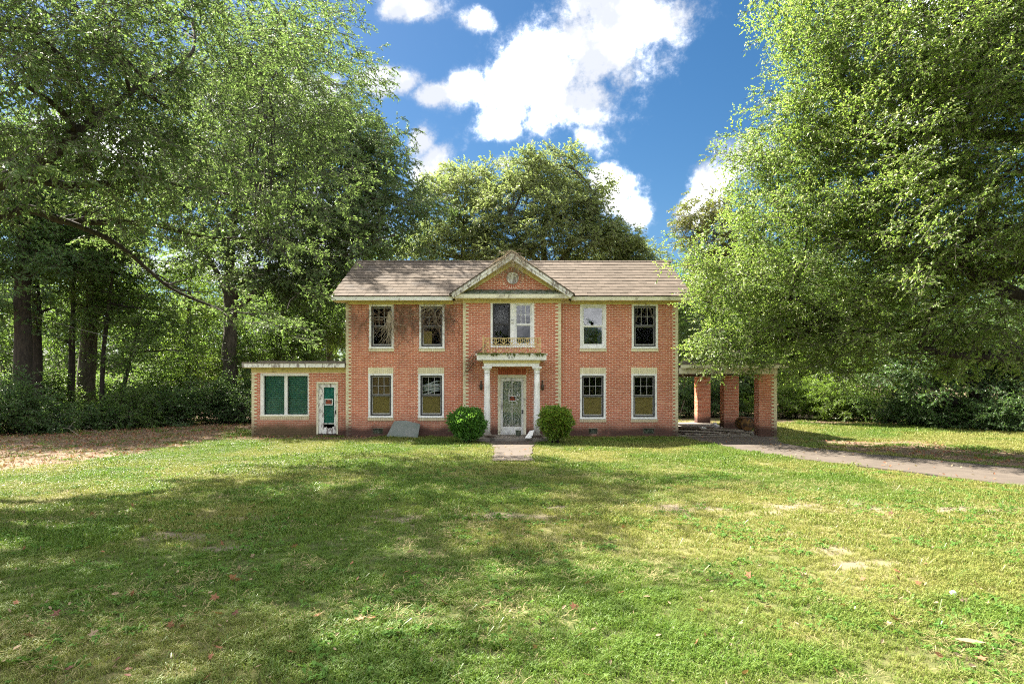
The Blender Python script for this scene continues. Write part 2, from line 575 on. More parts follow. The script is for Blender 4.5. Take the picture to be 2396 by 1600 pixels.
def leaf_mat(name, dark, bright, trans=0.45, rough=0.42, spec=0.45, yellow=None):
    m = bpy.data.materials.new(name)
    m.use_nodes = True
    nt = NT(m.node_tree)
    b = nt.n['Principled BSDF']
    o = nt.n['Material Output']
    rnd = nt.new('ShaderNodeObjectInfo').outputs['Random']
    p = nt.pos()
    n = nt.noise(p, 0.35, 3.0)
    f = nt.math('ADD', nt.math('MULTIPLY', rnd, 0.6), nt.math('MULTIPLY', nt.smooth(n, 0.3, 0.7), 0.4))
    col = nt.mix(f, dark, bright)
    if yellow:
        leafr = nt.new('ShaderNodeNewGeometry').outputs['Random Per Island']
        col = nt.mix(nt.math('MULTIPLY', nt.smooth(leafr, 0.9, 0.96), 0.6), col, yellow)
    nt.put(b.inputs['Base Color'], col)
    b.inputs['Roughness'].default_value = rough
    b.inputs['Specular IOR Level'].default_value = spec
    tl = nt.new('ShaderNodeBsdfTranslucent')
    warm = nt.mix(0.5, col, (0.17, 0.25, 0.025), 'ADD')
    nt.put(tl.inputs[0], warm)
    mx = nt.new('ShaderNodeMixShader')
    mx.inputs[0].default_value = trans
    nt.l.new(b.outputs[0], mx.inputs[1])
    nt.l.new(tl.outputs[0], mx.inputs[2])
    nt.l.new(mx.outputs[0], o.inputs[0])
    return m


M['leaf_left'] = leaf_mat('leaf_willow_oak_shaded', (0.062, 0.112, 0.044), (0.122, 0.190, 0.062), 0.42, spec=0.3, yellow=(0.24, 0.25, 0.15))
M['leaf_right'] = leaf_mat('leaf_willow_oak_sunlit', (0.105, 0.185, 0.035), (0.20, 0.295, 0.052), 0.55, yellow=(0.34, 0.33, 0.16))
M['leaf_back'] = leaf_mat('leaf_far_oak', (0.145, 0.185, 0.068), (0.235, 0.28, 0.10), 0.5, yellow=(0.22, 0.21, 0.13))
M['leaf_wood'] = leaf_mat('leaf_understory', (0.065, 0.135, 0.03), (0.125, 0.21, 0.042), 0.5)
M['leaf_deep'] = leaf_mat('leaf_deep_shade', (0.042, 0.10, 0.034), (0.08, 0.16, 0.044), 0.45)
M['leaf_bright'] = leaf_mat('leaf_bright_brush', (0.10, 0.18, 0.02), (0.17, 0.26, 0.03), 0.5)
M['leaf_olive'] = leaf_mat('leaf_olive', (0.085, 0.10, 0.024), (0.14, 0.14, 0.035), 0.4, yellow=(0.26, 0.17, 0.05))
M['leaf_bush'] = leaf_mat('leaf_clipped_bush', (0.05, 0.15, 0.022), (0.10, 0.24, 0.035), 0.4)  # darker green carries the left bush's shade in the leaf colour
M['leaf_bush_light'] = leaf_mat('leaf_clipped_bush_light', (0.09, 0.18, 0.02), (0.19, 0.28, 0.035), 0.45, yellow=(0.45, 0.26, 0.06))  # sunlit look of the right bush put into its leaf colour
M['leaf_vine'] = leaf_mat('leaf_creeper', (0.04, 0.09, 0.02), (0.08, 0.14, 0.03), 0.4)


# ------------------------------------------------------------------ instancing for foliage and lawn
def scatter_group(name, proto):
    ng = bpy.data.node_groups.new(name, 'GeometryNodeTree')
    ng.interface.new_socket('Geometry', in_out='INPUT', socket_type='NodeSocketGeometry')
    ng.interface.new_socket('Geometry', in_out='OUTPUT', socket_type='NodeSocketGeometry')
    n, l = ng.nodes, ng.links
    gi, go = n.new('NodeGroupInput'), n.new('NodeGroupOutput')
    ip = n.new('GeometryNodeInstanceOnPoints')
    oi = n.new('GeometryNodeObjectInfo')
    oi.inputs['Object'].default_value = proto
    ar = n.new('GeometryNodeInputNamedAttribute')
    ar.data_type = 'FLOAT_VECTOR'
    ar.inputs['Name'].default_value = 'rot'
    asn = n.new('GeometryNodeInputNamedAttribute')
    asn.data_type = 'FLOAT'
    asn.inputs['Name'].default_value = 'scl'
    l.new(gi.outputs[0], ip.inputs['Points'])
    l.new(oi.outputs['Geometry'], ip.inputs['Instance'])
    l.new(ar.outputs[0], ip.inputs['Rotation'])
    l.new(asn.outputs[0], ip.inputs['Scale'])
    l.new(ip.outputs[0], go.inputs[0])
    return ng


def scatter(name, pts, rot, scl, group, parent=None, tint=None, kind='stuff'):
    pts = np.asarray(pts, dtype=np.float32)
    me = bpy.data.meshes.new(name)
    me.vertices.add(len(pts))
    me.vertices.foreach_set('co', pts.ravel())
    a = me.attributes.new('rot', 'FLOAT_VECTOR', 'POINT')
    a.data.foreach_set('vector', np.asarray(rot, dtype=np.float32).ravel())
    a = me.attributes.new('scl', 'FLOAT', 'POINT')
    a.data.foreach_set('value', np.asarray(scl, dtype=np.float32))
    if tint is not None:
        a = me.attributes.new('dry', 'FLOAT', 'POINT')
        a.data.foreach_set('value', np.asarray(tint, dtype=np.float32))
    o = linkmesh(name, me, parent)
    o['kind'] = kind
    md = o.modifiers.new('scatter', 'NODES')
    md.node_group = group
    return o


def proto_obj(name, mb, mats):
    return bpy.data.objects.new(name, mb.mesh(name, mats))


def spray(name, leaf, wood, n, L, Wd, length, droop=0.35, width=0.6, seed=1, rnd=0.5):
    """a leafy twig growing along +X"""
    rs = random.Random(seed)
    mb = MB()
    twigs = [([(0, 0, 0), (length * .5, 0, 0.02), (length, 0, -0.06 * length)])]
    for k in range(6):
        b = length * rs.uniform(0.05, 0.7)
        side = 1 if k % 2 else -1
        e = Vector((b + length * rs.uniform(.2, .45), side * length * width * rs.uniform(.35, .8), length * rs.uniform(-.25, .2)))
        twigs.append([(b, 0, 0), tuple((Vector((b, 0, 0)) + e) / 2 + Vector((0, 0, .03))), tuple(e)])
    for t in twigs:
        mb.tube(t, [0.008 * length, 0.006 * length, 0.003 * length], 3, cap=False)
    nt_ = len(mb.f)
    vs, fs = [], []
    for i in range(n):
        t = twigs[rs.randrange(len(twigs))]
        q = rs.random() ** 0.8 * 2
        s = int(min(q, 1.999))
        p = Vector(t[s]).lerp(Vector(t[s + 1]), q - s)
        ax = (Vector(t[2]) - Vector(t[0])).normalized()
        d = (ax * rs.uniform(.2, 1) + Vector((rs.uniform(-1, 1), rs.uniform(-1, 1), rs.uniform(-1, 1))) * rnd + Vector((0, 0, -droop * rs.random()))).normalized()
        up = Vector((rs.uniform(-.7, .7), rs.uniform(-.7, .7), 1)).normalized()
        s_ = d.cross(up).normalized()
        nrm = s_.cross(d)
        l_, w_ = L * rs.uniform(.7, 1.25), Wd * rs.uniform(.7, 1.2)
        mid = p + d * l_ * .5 - nrm * l_ * .06
        b = len(vs)
        vs += [tuple(p), tuple(mid + s_ * w_ / 2 + nrm * w_ * .12), tuple(p + d * l_ - nrm * l_ * .16), tuple(mid - s_ * w_ / 2 + nrm * w_ * .12)]
        fs.append((b, b + 1, b + 2, b + 3))
    mb.add(vs, fs, 0.0, False, 1)
    return proto_obj(name, mb, [wood, leaf])


SPRAYS = {}


def get_spray(key, leaf, n, L, Wd, length, droop=0.35, rnd=0.5, wood='bark_grey'):
    if key not in SPRAYS:
        p = spray('leafy_twig_' + key, M[leaf], M[wood], n, L, Wd, length, droop, 0.6, len(key) + n, rnd)
        SPRAYS[key] = scatter_group('scatter_' + key, p)
    return SPRAYS[key]


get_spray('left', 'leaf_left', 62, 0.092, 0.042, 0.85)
get_spray('leftfar', 'leaf_left', 90, 0.125, 0.052, 1.05)
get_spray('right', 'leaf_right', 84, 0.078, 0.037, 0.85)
get_spray('back', 'leaf_back', 90, 0.15, 0.064, 1.2)
get_spray('wood', 'leaf_wood', 76, 0.115, 0.062, 1.0)
get_spray('deep', 'leaf_deep', 74, 0.105, 0.056, 0.9)
get_spray('bright', 'leaf_bright', 70, 0.11, 0.045, 0.8, -0.2)
get_spray('olive', 'leaf_olive', 36, 0.15, 0.07, 0.8)
get_spray('bush', 'leaf_bush', 30, 0.066, 0.036, 0.22, -0.25, 0.8)
get_spray('bushlight', 'leaf_bush_light', 26, 0.066, 0.034, 0.26, -0.35, 0.7)


def crown_points(blobs, seed, clump_r, per_clump, dens=1.0, flat=0.6, shell=0.45):
    """leafy twigs gathered in clumps inside ellipsoids; returns points, rotations, clump centres"""
    rg = np.random.default_rng(seed)
    P, D, C = [], [], []
    for bl in blobs:
        c = np.array(bl[:3])
        r = np.array(bl[3:6]) if len(bl) >= 6 else np.array([bl[3]] * 3) * np.array([1, 1, .85])
        area = 4 * math.pi * (np.prod(r) ** (2 / 3))
        n = max(3, int(dens * area / (clump_r ** 2 * 2.2)))
        d = rg.normal(size=(n, 3))
        d /= np.linalg.norm(d, axis=1)[:, None]
        rad = shell + (1 - shell) * rg.random(n) ** 0.6
        cc_ = c + d * r * rad[:, None]
        C.append(cc_)
        m = rg.poisson(per_clump, n).clip(2)
        idx = np.repeat(np.arange(n), m)
        off = rg.normal(size=(len(idx), 3)) * clump_r * np.array([.5, .5, .5 * flat])
        P.append(cc_[idx] + off)
        od = d[idx] * 0.7 + off / (clump_r * .5) * .6 + rg.normal(size=(len(idx), 3)) * .35
        D.append(od)
    P, D, C = np.concatenate(P), np.concatenate(D), np.concatenate(C)
    yaw = np.arctan2(D[:, 1], D[:, 0])
    pitch = -np.arctan2(D[:, 2], np.hypot(D[:, 0], D[:, 1])) * 0.6 + 0.25
    roll = rg.normal(size=len(P)) * .5
    return P, np.stack([roll, pitch, yaw], 1), C


def bent(a, b, rs, sag=0.12, n=5):
    a, b = Vector(a), Vector(b)
    L = (b - a).length
    k = Vector((rs.uniform(-1, 1), rs.uniform(-1, 1), rs.uniform(-.4, 1))) * L * sag
    return [a.lerp(b, t) + k * (4 * t * (1 - t)) + Vector((rs.uniform(-1, 1), rs.uniform(-1, 1), rs.uniform(-1, 1))) * L * .025 * (1 if 0 < i < n - 1 else 0)
            for i, t in enumerate(i / (n - 1) for i in range(n))]


def catmull(pts, k=4):
    """smooth a list of (x, y, z, r)"""
    P = [np.array(p, float) for p in pts]
    P = [2 * P[0] - P[1]] + P + [2 * P[-1] - P[-2]]
    o = []
    for i in range(1, len(P) - 2):
        for j in range(k):
            t = j / k
            o.append(0.5 * (2 * P[i] + (P[i + 1] - P[i - 1]) * t + (2 * P[i - 1] - 5 * P[i] + 4 * P[i + 1] - P[i + 2]) * t * t + (3 * P[i] - P[i - 1] - 3 * P[i + 1] + P[i + 2]) * t ** 3))
    o.append(P[-2])
    return o


def tree(name, label, cat, trunks, blobs, spr, clump_r=0.9, per=11, dens=1.0, scale=(0.75, 1.25), seed=1, group=None, bark='bark', branch=0.35, limbs=(), flat=0.6, rb=0.035, sides=9, shell=0.45):
    """trunks and limbs: lists of (x, y, z, radius); each limb is a part of its own"""
    base = trunks[0][0]
    t = empty(name, (base[0], base[1], 0.0))
    tag(t, label, cat, group)
    rs = random.Random(seed)
    skel = []
    mb = MB()
    for tr in trunks:
        q = catmull(tr, 4)
        q = [np.array([p[0] + rs.uniform(-1, 1) * p[3] * .12, p[1] + rs.uniform(-1, 1) * p[3] * .12, p[2], max(p[3], .004) * rs.uniform(.93, 1.07)]) for p in q]
        mb.tube([p[:3] for p in q], [p[3] for p in q], sides)
        skel += [(p[:3], p[3]) for p in q[len(q) // 3:]]
    lim, extra = [], []
    for lb in limbs:
        q = catmull(lb, 4)
        m2 = MB()
        m2.tube([p[:3] for p in q], [max(p[3], .004) for p in q], 7)
        for k in range(len(q) // 3, len(q)):
            # leafy side shoots along the limb
            if rs.random() < .62:
                p0 = Vector(q[k][:3])
                dirn = Vector(q[min(k + 1, len(q) - 1)][:3]) - Vector(q[k - 1][:3])
                dirn = dirn.normalized() * .6 + Vector((rs.uniform(-.8, .8), rs.uniform(-.8, .8), rs.uniform(-.5, .9)))
                e = p0 + dirn.normalized() * rs.uniform(.6, 1.7)
                m2.tube(bent(p0, e, rs, .10, 5), [min(.03, q[k][3] * .5), .02, .014, .009, .004], 5)
                extra += [(tuple(e + Vector((rs.gauss(0, .25), rs.gauss(0, .25), rs.gauss(0, .15)))), dirn) for _ in range(rs.randint(2, 6))]
        lim.append(m2)
        skel += [(p[:3], p[3]) for p in q[1:]]
    pts, rot, C = crown_points(blobs, seed, clump_r, per, dens, flat, shell)
    if extra:
        ep = np.array([p for p, d in extra])
        er = np.array([(rs.gauss(0, .5), .2, math.atan2(d.y, d.x)) for p, d in extra])
        pts, rot = np.concatenate([pts, ep]), np.concatenate([rot, er])
    sk = np.array([s[0] for s in skel])
    cen = np.array([b[:3] for b in blobs])
    # main boughs: from the skeleton to the middle of each leaf mass, then to its clumps
    node = {}
    for i, c in enumerate(cen):
        dd = np.linalg.norm(sk - c, axis=1) + np.maximum(0, sk[:, 2] - c[2]) * 2.0
        j = int(dd.argmin())
        r0 = min(skel[j][1] * .8, rb * 2.2)
        path = bent(sk[j], c, rs, .10, 6)
        mb.tube(path, [r0 + (rb * .8 - r0) * k / 5 for k in range(6)], 6)
        node[i] = path
    for c in C:
        if rs.random() > branch:
            continue
        i = int(np.linalg.norm(cen - c, axis=1).argmin())
        s = node[i][rs.choice((3, 4, 5))]
        path = bent(s, c, rs, .12, 5)
        mb.tube(path, [rb * .55, rb * .42, rb * .3, rb * .2, rb * .1], 4)
    mb.build('trunk', M[bark], t)
    for m2 in lim:
        m2.build('limb', M[bark], t)
    rg = np.random.default_rng(seed + 5)
    scl = rg.uniform(scale[0], scale[1], len(pts))
    keep = pts[:, 2] > 0.12
    cr = scatter('crown', pts[keep], rot[keep], scl[keep], SPRAYS[spr], t)
    STAT.append((name, int(keep.sum())))
    return t


STAT = []


def B(px, py, Y, r, rz=None):
    """an ellipsoid of leaves whose middle the photograph shows at (px, py), Y metres away"""
    return (PX(px, Y), Y, PZ(py, Y), r, r, rz if rz else r * .85)


# ------------------------------------------------------------------ lawn fields (bare sand, leaf litter, dryness)
SAND = [(-4.75, 15.3, .48, .75), (-4.45, 15.0, .30, .35), (-7.15, 15.96, .42, .40), (-1.97, 9.75, .30, .28), (-1.55, 9.3, .22, .36), (-3.8, 9.4, .32, .22),
        (-4.4, 8.3, .42, .25), (-.75, 9.6, .24, .18), (-.40, 9.5, .26, .28), (-5.1, 8.9, .2, .2), (-3.4, 7.6, .2, .2), (3.9, 7.6, .28, .2), (4.1, 7.0, .24, .16),
        (3.7, 6.9, .16, .12), (3.75, 8.3, .22, .2), (.75, 10.2, .35, .2), (1.4, 9.9, .3, .2), (-7.5, 13.2, .5, .25), (-2.6, 12.0, .35, .2), (.1, 12.1, .3, .16)]


def drive_edges():
    """left and right edge of the concrete drive, nearest end last"""
    L = [(6.35, 23.85), (6.4, 22.9), (6.55, 21.2), (6.8, 19.4), (7.25, 17.6), (7.85, 16.0), (8.9, 13.97), (9.8, 12.2), (11.4, 9.6), (13.6, 6.6)]
    Rr = [(9.95, 23.85), (9.6, 22.9), (9.1, 21.6), (9.0, 20.4), (9.8, 18.4), (10.6, 16.9), (11.9, 14.6), (13.2, 12.6), (15.0, 10.0), (17.4, 7.0)]
    return L, Rr


_L, _R = drive_edges()
_ly = np.array([p[1] for p in _L][::-1])
_lx = np.array([p[0] for p in _L][::-1])
_rx = np.interp(_ly, [p[1] for p in _R][::-1], [p[0] for p in _R][::-1])


def on_drive(x, y, m=0.0):
    return (y > 6.6) & (y < 23.9) & (x > np.interp(y, _ly, _lx) - m) & (x < np.interp(y, _ly, _rx) + m)


def path_half(y):
    return np.interp(y, [16.2, 17, 19, 20.4, 21.2, 21.9], [0.53, 0.53, 0.55, 0.70, 0.85, 0.95])


def on_path(x, y, m=0.0):
    return (y > 16.25) & (y < 22.0) & (np.abs(x - 0.02) < path_half(y) + m)


def built(x, y):
    h = (np.abs(x) < 6.3) & (y > 23.9) & (y < 31)
    h |= (np.abs(x) < 1.9) & (y > 23.7) & (y < 24)
    h |= (x > -9.95) & (x < -6) & (y > 24.25) & (y < 30)
    h |= (np.abs(x) < 1.3) & (y > 21.9) & (y < 24)
    h |= (x > 6) & (x < 10) & (y > 23.8) & (y < 32.6)
    return h


def fields(x, y):
    wob = (fbm(x * 1.7, y * 1.7, 3) - .5)
    fine = fbm(x * 6.0, y * 6.0, 9, 3) - .5
    sand = np.zeros_like(x)
    for cx, cy, rx, ry in SAND:
        d = np.sqrt(((x - cx) / rx) ** 2 + ((y - cy) / ry) ** 2) + wob * 1.3 + fine * 2.2 + (vnoise(x * 17, y * 17, 5) - .5) * .7
        sand = np.maximum(sand, .8 * (1 - sstep(d, .35, 1.45)))
    cen = 10.25 - 0.05 * (x - 2) + wob * 1.1
    band = (1 - sstep(np.abs(y - cen), .25, .95)) * sstep(x, 1.3, 2.6) * (1 - sstep(x, 7.6, 9.0))
    pat = sstep(fbm(x * 1.6, y * 2.6, 21, 4) + fine * .9 + (vnoise(x * 15, y * 15, 8) - .5) * .2, .46, .66)
    sand = np.maximum(sand, band * pat)
    band2 = (1 - sstep(np.abs(y - 9.4 - wob), .15, .7)) * sstep(x, -5.5, -4) * (1 - sstep(x, .5, 1.5)) * sstep(fbm(x * 1.4, y * 2.2, 25, 4), .54, .66)
    sand = np.maximum(sand, band2 * .8)
    edge = -10.3 + 2.6 * wob - .10 * np.clip(20 - y, 0, 10)
    lit = sstep(edge - x, -.6, 1.4) * sstep(y, 12.0, 15.5)
    lit = np.maximum(lit, sstep(y, 33.5, 35.5) * .9 * (x < 5.5))
    lit = np.maximum(lit, (1 - sstep(np.abs(y - 23.4 - wob), .3, 1.4)) * (x < -5.2) * .8)
    rx = np.interp(y, _ly, _rx)
    rl = sstep(x - rx, .1, .8) * (1 - sstep(x - rx, 3.2, 7.0)) * sstep(y, 11, 14) * (1 - sstep(y, 21.5, 24.5))
    lit = np.maximum(lit, rl * sstep(fbm(x * .8, y * 1.6, 33, 4), .24, .48) * .95)
    lit = np.maximum(lit, ((x > 6.2) & (x < 10.2) & (y > 24) & (y < 33)) * .85)
    far = sstep(y, 31.5 - .1 * x + wob * 2, 34.5 - .1 * x + wob * 2) * (x > 9)
    lit = np.maximum(lit, far * .75)
    dry = sstep(fbm(x * .45, y * .45, 41, 4), .36, .66) * .75 + .25 * sstep(x, -3, 4)
    dry = np.clip(dry + (1 - sstep(np.abs(y - 10.4), .5, 2.4)) * .35, 0, 1)
    return sand, lit, dry


# ------------------------------------------------------------------ ground
def axis(lo, hi, core0, core1, step, grow=1.22):
    a = list(np.arange(core0, core1 + step, step))
    s = step
    while a[-1] < hi:
        s *= grow
        a.append(a[-1] + s)
    s = step
    while a[0] > lo:
        s *= grow
        a.insert(0, a[0] - s)
    return np.array(a)


gx, gy = axis(-900, 900, -22, 22, .16), axis(-600, 1200, 2.5, 36, .14)
GXX, GYY = np.meshgrid(gx, gy)
sa, li, dr = fields(GXX.ravel(), GYY.ravel())
gz = (fbm(GXX.ravel() * .8, GYY.ravel() * .8, 51) - .5) * .035 - .012
gz = np.minimum(gz, 0.0)
nx, ny = len(gx), len(gy)
me = bpy.data.meshes.new('ground')
co = np.stack([GXX.ravel(), GYY.ravel(), gz], 1).astype(np.float32)
ii = (np.arange(ny - 1)[:, None] * nx + np.arange(nx - 1)[None, :]).ravel()
fc = np.stack([ii, ii + 1, ii + nx + 1, ii + nx], 1).astype(np.int32)
me.vertices.add(len(co))
me.vertices.foreach_set('co', co.ravel())
me.loops.add(fc.size)
me.loops.foreach_set('vertex_index', fc.ravel())
me.polygons.add(len(fc))
me.polygons.foreach_set('loop_start', np.arange(0, fc.size, 4, dtype=np.int32))
me.polygons.foreach_set('loop_total', np.full(len(fc), 4, dtype=np.int32))
at = me.attributes.new('lawn', 'FLOAT_COLOR', 'POINT')
at.data.foreach_set('color', np.stack([sa, li, dr, np.ones_like(sa)], 1).astype(np.float32).ravel())
me.update(calc_edges=True)
me.validate()
m, nt, b = base_mat('lawn_ground')
a_ = nt.new('ShaderNodeAttribute', attribute_name='lawn')
sep = nt.new('ShaderNodeSeparateColor')
nt.l.new(a_.outputs['Color'], sep.inputs[0])
p = nt.pos()
n1 = nt.noise(p, 18.0, 8.0, 0.7)
n2 = nt.noise(p, 2.2, 6.0, 0.6)
n3 = nt.noise(p, 75.0, 4.0, 0.7)
green = nt.mix(nt.smooth(n1, .35, .65), (0.040, 0.058, 0.018), (0.075, 0.085, 0.028))
dryc = nt.mix(nt.smooth(n1, .35, .65), (0.105, 0.100, 0.036), (0.16, 0.145, 0.06))
gcol = nt.mix(nt.math('MULTIPLY', sep.outputs[2], .75), green, dryc)
litc = nt.mix(nt.smooth(n3, .35, .65), (0.10, 0.068, 0.045), (0.20, 0.14, 0.098))
litc = nt.mix(nt.math('MULTIPLY', nt.smooth(n2, .5, .7), .5), litc, (0.075, 0.06, 0.03))
gcol = nt.mix(sep.outputs[1], gcol, litc)
sandc = nt.mix(nt.smooth(n1, .3, .7), (0.185, 0.15, 0.112), (0.145, 0.118, 0.085))
gcol = nt.mix(sep.outputs[0], gcol, sandc)
nt.put(b.inputs['Base Color'], gcol)
b.inputs['Roughness'].default_value = .95
b.inputs['Specular IOR Level'].default_value = .1
bump(nt, b, n1, .6, .03)
me.materials.append(m)
ground = linkmesh('ground', me)
ground['kind'] = 'structure'


def strip(name, left, right, z, mat, thick=.14):
    mb = MB()
    lq = catmull([(x, y, 0, 0) for x, y in left], 5)
    rq = catmull([(x, y, 0, 0) for x, y in right], 5)
    n = len(lq)
    rows = 6
    rs = random.Random(3)
    vs, fs = [], []
    for i in range(n):
        for k in range(rows + 1):
            q = lq[i] + (rq[i] - lq[i]) * k / rows
            j = rs.uniform(-.05, .05) if k in (0, rows) else 0
            vs.append((q[0] + j, q[1], z))
    vs += [(vs[i * (rows + 1)][0], vs[i * (rows + 1)][1], z - thick) for i in range(n)] + [(vs[i * (rows + 1) + rows][0], vs[i * (rows + 1) + rows][1], z - thick) for i in range(n)]
    o1, o2 = n * (rows + 1), n * (rows + 1) + n
    for i in range(n - 1):
        for k in range(rows):
            a = i * (rows + 1) + k
            fs.append((a, a + rows + 1, a + rows + 2, a + 1))
        a = i * (rows + 1)
        fs.append((a, o1 + i, o1 + i + 1, a + rows + 1))
        a += rows
        fs.append((a, a + rows + 1, o2 + i + 1, o2 + i))
    mb.add(vs, fs)
    o = mb.build(name, mat)
    o['kind'] = 'structure'
    return o


strip('driveway', _L, _R, .022, M['concrete'])
ys = [21.88, 21.2, 20.4, 19.0, 17.0, 16.28]
strip('path', [(.02 - float(path_half(y)), y) for y in ys], [(.02 + float(path_half(y)), y) for y in ys], .022, M['concrete'])

# ------------------------------------------------------------------ the house
house = empty('brick_house', (0, 24, 0))
tag(house, 'derelict two-storey red brick house with white columned porch and brown shingle roof', 'house')
HW, BW = 6.26, 1.83           # half widths of the front and of its projecting middle bay
YW, YB = 24.0, 23.75          # their wall faces
COURSE, BRL, JT = 0.0667, 0.216, 0.0195


def part(mb, name, mat, parent=None, kind=None):
    return mb.build(name, M[mat] if isinstance(mat, str) else mat, parent or house, kind)


def wall_holes(mb, x0, x1, z0, z1, yf, yb, holes):
    xs = sorted({x0, x1, *[h for q in holes for h in (q[0], q[1])]})
    zs = sorted({z0, z1, *[h for q in holes for h in (q[2], q[3])]})
    xs = [x for x in xs if x0 <= x <= x1]
    zs = [z for z in zs if z0 <= z <= z1]
    for i in range(len(xs) - 1):
        for j in range(len(zs) - 1):
            cx, cz = (xs[i] + xs[i + 1]) / 2, (zs[j] + zs[j + 1]) / 2
            if any(q[0] < cx < q[1] and q[2] < cz < q[3] for q in holes):
                continue
            mb.quad((xs[i], yf, zs[j]), (xs[i + 1], yf, zs[j]), (xs[i + 1], yf, zs[j + 1]), (xs[i], yf, zs[j + 1]))
            mb.quad((xs[i + 1], yb, zs[j]), (xs[i], yb, zs[j]), (xs[i], yb, zs[j + 1]), (xs[i + 1], yb, zs[j + 1]))
    for a, b_, c, d in holes:
        mb.quad((a, yf, c), (a, yb, c), (a, yb, d), (a, yf, d))
        mb.quad((b_, yb, c), (b_, yf, c), (b_, yf, d), (b_, yb, d))
        mb.quad((a, yf, d), (a, yb, d), (b_, yb, d), (b_, yf, d))
        mb.quad((a, yb, c), (a, yf, c), (b_, yf, c), (b_, yb, c))


# openings: frame left, right, top, bottom in the photograph
WIN = {
    'ul1': (864, 921, 713, 815.5), 'ul2': (981, 1040, 713, 815.5), 'ur1': (1357, 1418, 711.5, 815.5), 'ur2': (1478, 1539, 711.5, 815.5),
    'll1': (862, 920, 874, 977), 'll2': (979, 1039, 874, 977), 'lr1': (1357, 1417, 874.5, 980), 'lr2': (1477, 1537, 874.5, 980),
}
HOLE = {k: (PX(a, YW), PX(b_, YW), PZ(d, YW), PZ(c, YW)) for k, (a, b_, c, d) in WIN.items()}
HOLE['uc'] = (PX(1148, YB), PX(1250, YB), PZ(813, YB), PZ(705, YB))
HOLE['door'] = (PX(1165, YB), PX(1231, YB), 0.09, PZ(877, YB))
VENT = {'vl': (872, 897), 'vr1': (1377, 1398), 'vr2': (1504, 1531)}
for k, (a, b_) in VENT.items():
    HOLE[k] = (PX(a, YW), PX(b_, YW), .10, .31)

WY = 24.3
WHOLE = (PX(610, WY), PX(722.5, WY), PZ(974, WY), PZ(874, WY))
WDOOR = (PX(741, WY), PX(791, WY), 0.07, PZ(893.7, WY))
WX0, WX1 = PX(589, WY), -HW

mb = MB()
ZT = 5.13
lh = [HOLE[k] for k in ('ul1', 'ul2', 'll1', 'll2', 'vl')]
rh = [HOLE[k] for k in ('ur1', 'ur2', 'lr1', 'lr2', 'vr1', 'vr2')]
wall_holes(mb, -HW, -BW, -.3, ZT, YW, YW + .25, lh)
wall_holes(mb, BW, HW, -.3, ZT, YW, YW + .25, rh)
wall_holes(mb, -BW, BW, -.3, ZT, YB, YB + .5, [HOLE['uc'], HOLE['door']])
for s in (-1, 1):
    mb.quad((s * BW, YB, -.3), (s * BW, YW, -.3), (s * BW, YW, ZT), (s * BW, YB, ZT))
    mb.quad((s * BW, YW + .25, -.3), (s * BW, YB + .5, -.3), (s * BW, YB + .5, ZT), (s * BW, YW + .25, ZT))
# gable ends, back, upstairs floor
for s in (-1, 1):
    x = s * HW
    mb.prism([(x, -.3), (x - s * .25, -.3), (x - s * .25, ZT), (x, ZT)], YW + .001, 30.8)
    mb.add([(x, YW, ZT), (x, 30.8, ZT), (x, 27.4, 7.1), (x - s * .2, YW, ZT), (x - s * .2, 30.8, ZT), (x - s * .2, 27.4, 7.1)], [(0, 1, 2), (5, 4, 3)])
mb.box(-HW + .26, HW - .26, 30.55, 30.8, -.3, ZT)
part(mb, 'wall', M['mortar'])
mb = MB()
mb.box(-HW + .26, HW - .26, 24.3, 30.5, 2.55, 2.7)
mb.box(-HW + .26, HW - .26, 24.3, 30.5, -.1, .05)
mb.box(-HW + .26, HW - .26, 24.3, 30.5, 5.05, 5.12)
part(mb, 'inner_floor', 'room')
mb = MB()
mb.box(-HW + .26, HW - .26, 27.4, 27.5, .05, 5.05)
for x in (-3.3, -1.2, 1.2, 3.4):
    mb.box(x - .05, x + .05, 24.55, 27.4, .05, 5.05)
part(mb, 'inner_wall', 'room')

# ---- bricks
bricks = []          # (x0, x1, z0, z1, yface)


def lay(x0f, x1f, z0, z1, yf, holes, phase=0.0, cut=None):
    k0, k1 = int(math.floor(z0 / COURSE)), int(math.ceil(z1 / COURSE))
    for k in range(k0, k1):
        za, zb = k * COURSE + JT / 2, (k + 1) * COURSE - JT / 2
        if zb <= z0 + .01 or za >= z1 - .01:
            continue
        za, zb = max(za, z0), min(zb, z1)
        zm = (za + zb) / 2
        a = x0f(k) if callable(x0f) else x0f
        b_ = x1f(k) if callable(x1f) else x1f
        gaps = [(h[0] - .004, h[1] + .004) for h in holes if h[2] - .004 < zm < h[3] + .004]
        if cut:
            g = cut(zm)
            if g:
                gaps.append(g)
        segs = [(a, b_)]
        for g0, g1 in gaps:
            nw = []
            for s0, s1 in segs:
                if g1 <= s0 or g0 >= s1:
                    nw.append((s0, s1))
                else:
                    if g0 > s0:
                        nw.append((s0, g0))
                    if g1 < s1:
                        nw.append((g1, s1))
            segs = nw
        off = phase + (BRL / 2 if k % 2 else 0.0)
        for s0, s1 in segs:
            i = math.floor((s0 - off) / BRL)
            while True:
                xa, xb = off + i * BRL + JT / 2, off + (i + 1) * BRL - JT / 2
                i += 1
                if xa >= s1:
                    break
                xa, xb = max(xa, s0 + .003), min(xb, s1 - .003)
                if xb - xa > .025:
                    bricks.append((xa, xb, za, zb, yf))


def sill_holes(keys):
    """openings widened by their lintels and sills"""
    hs = []
    for k in keys:
        a, b_, c, d = HOLE[k]
        hs.append((a, b_, c - (.125 if k[0] in 'ul' else 0), d + (.235 if k[0] == 'l' else (.1 if k[0] == 'u' else 0))))
    return hs


def qw(k):
    return .195 if k % 2 else .10


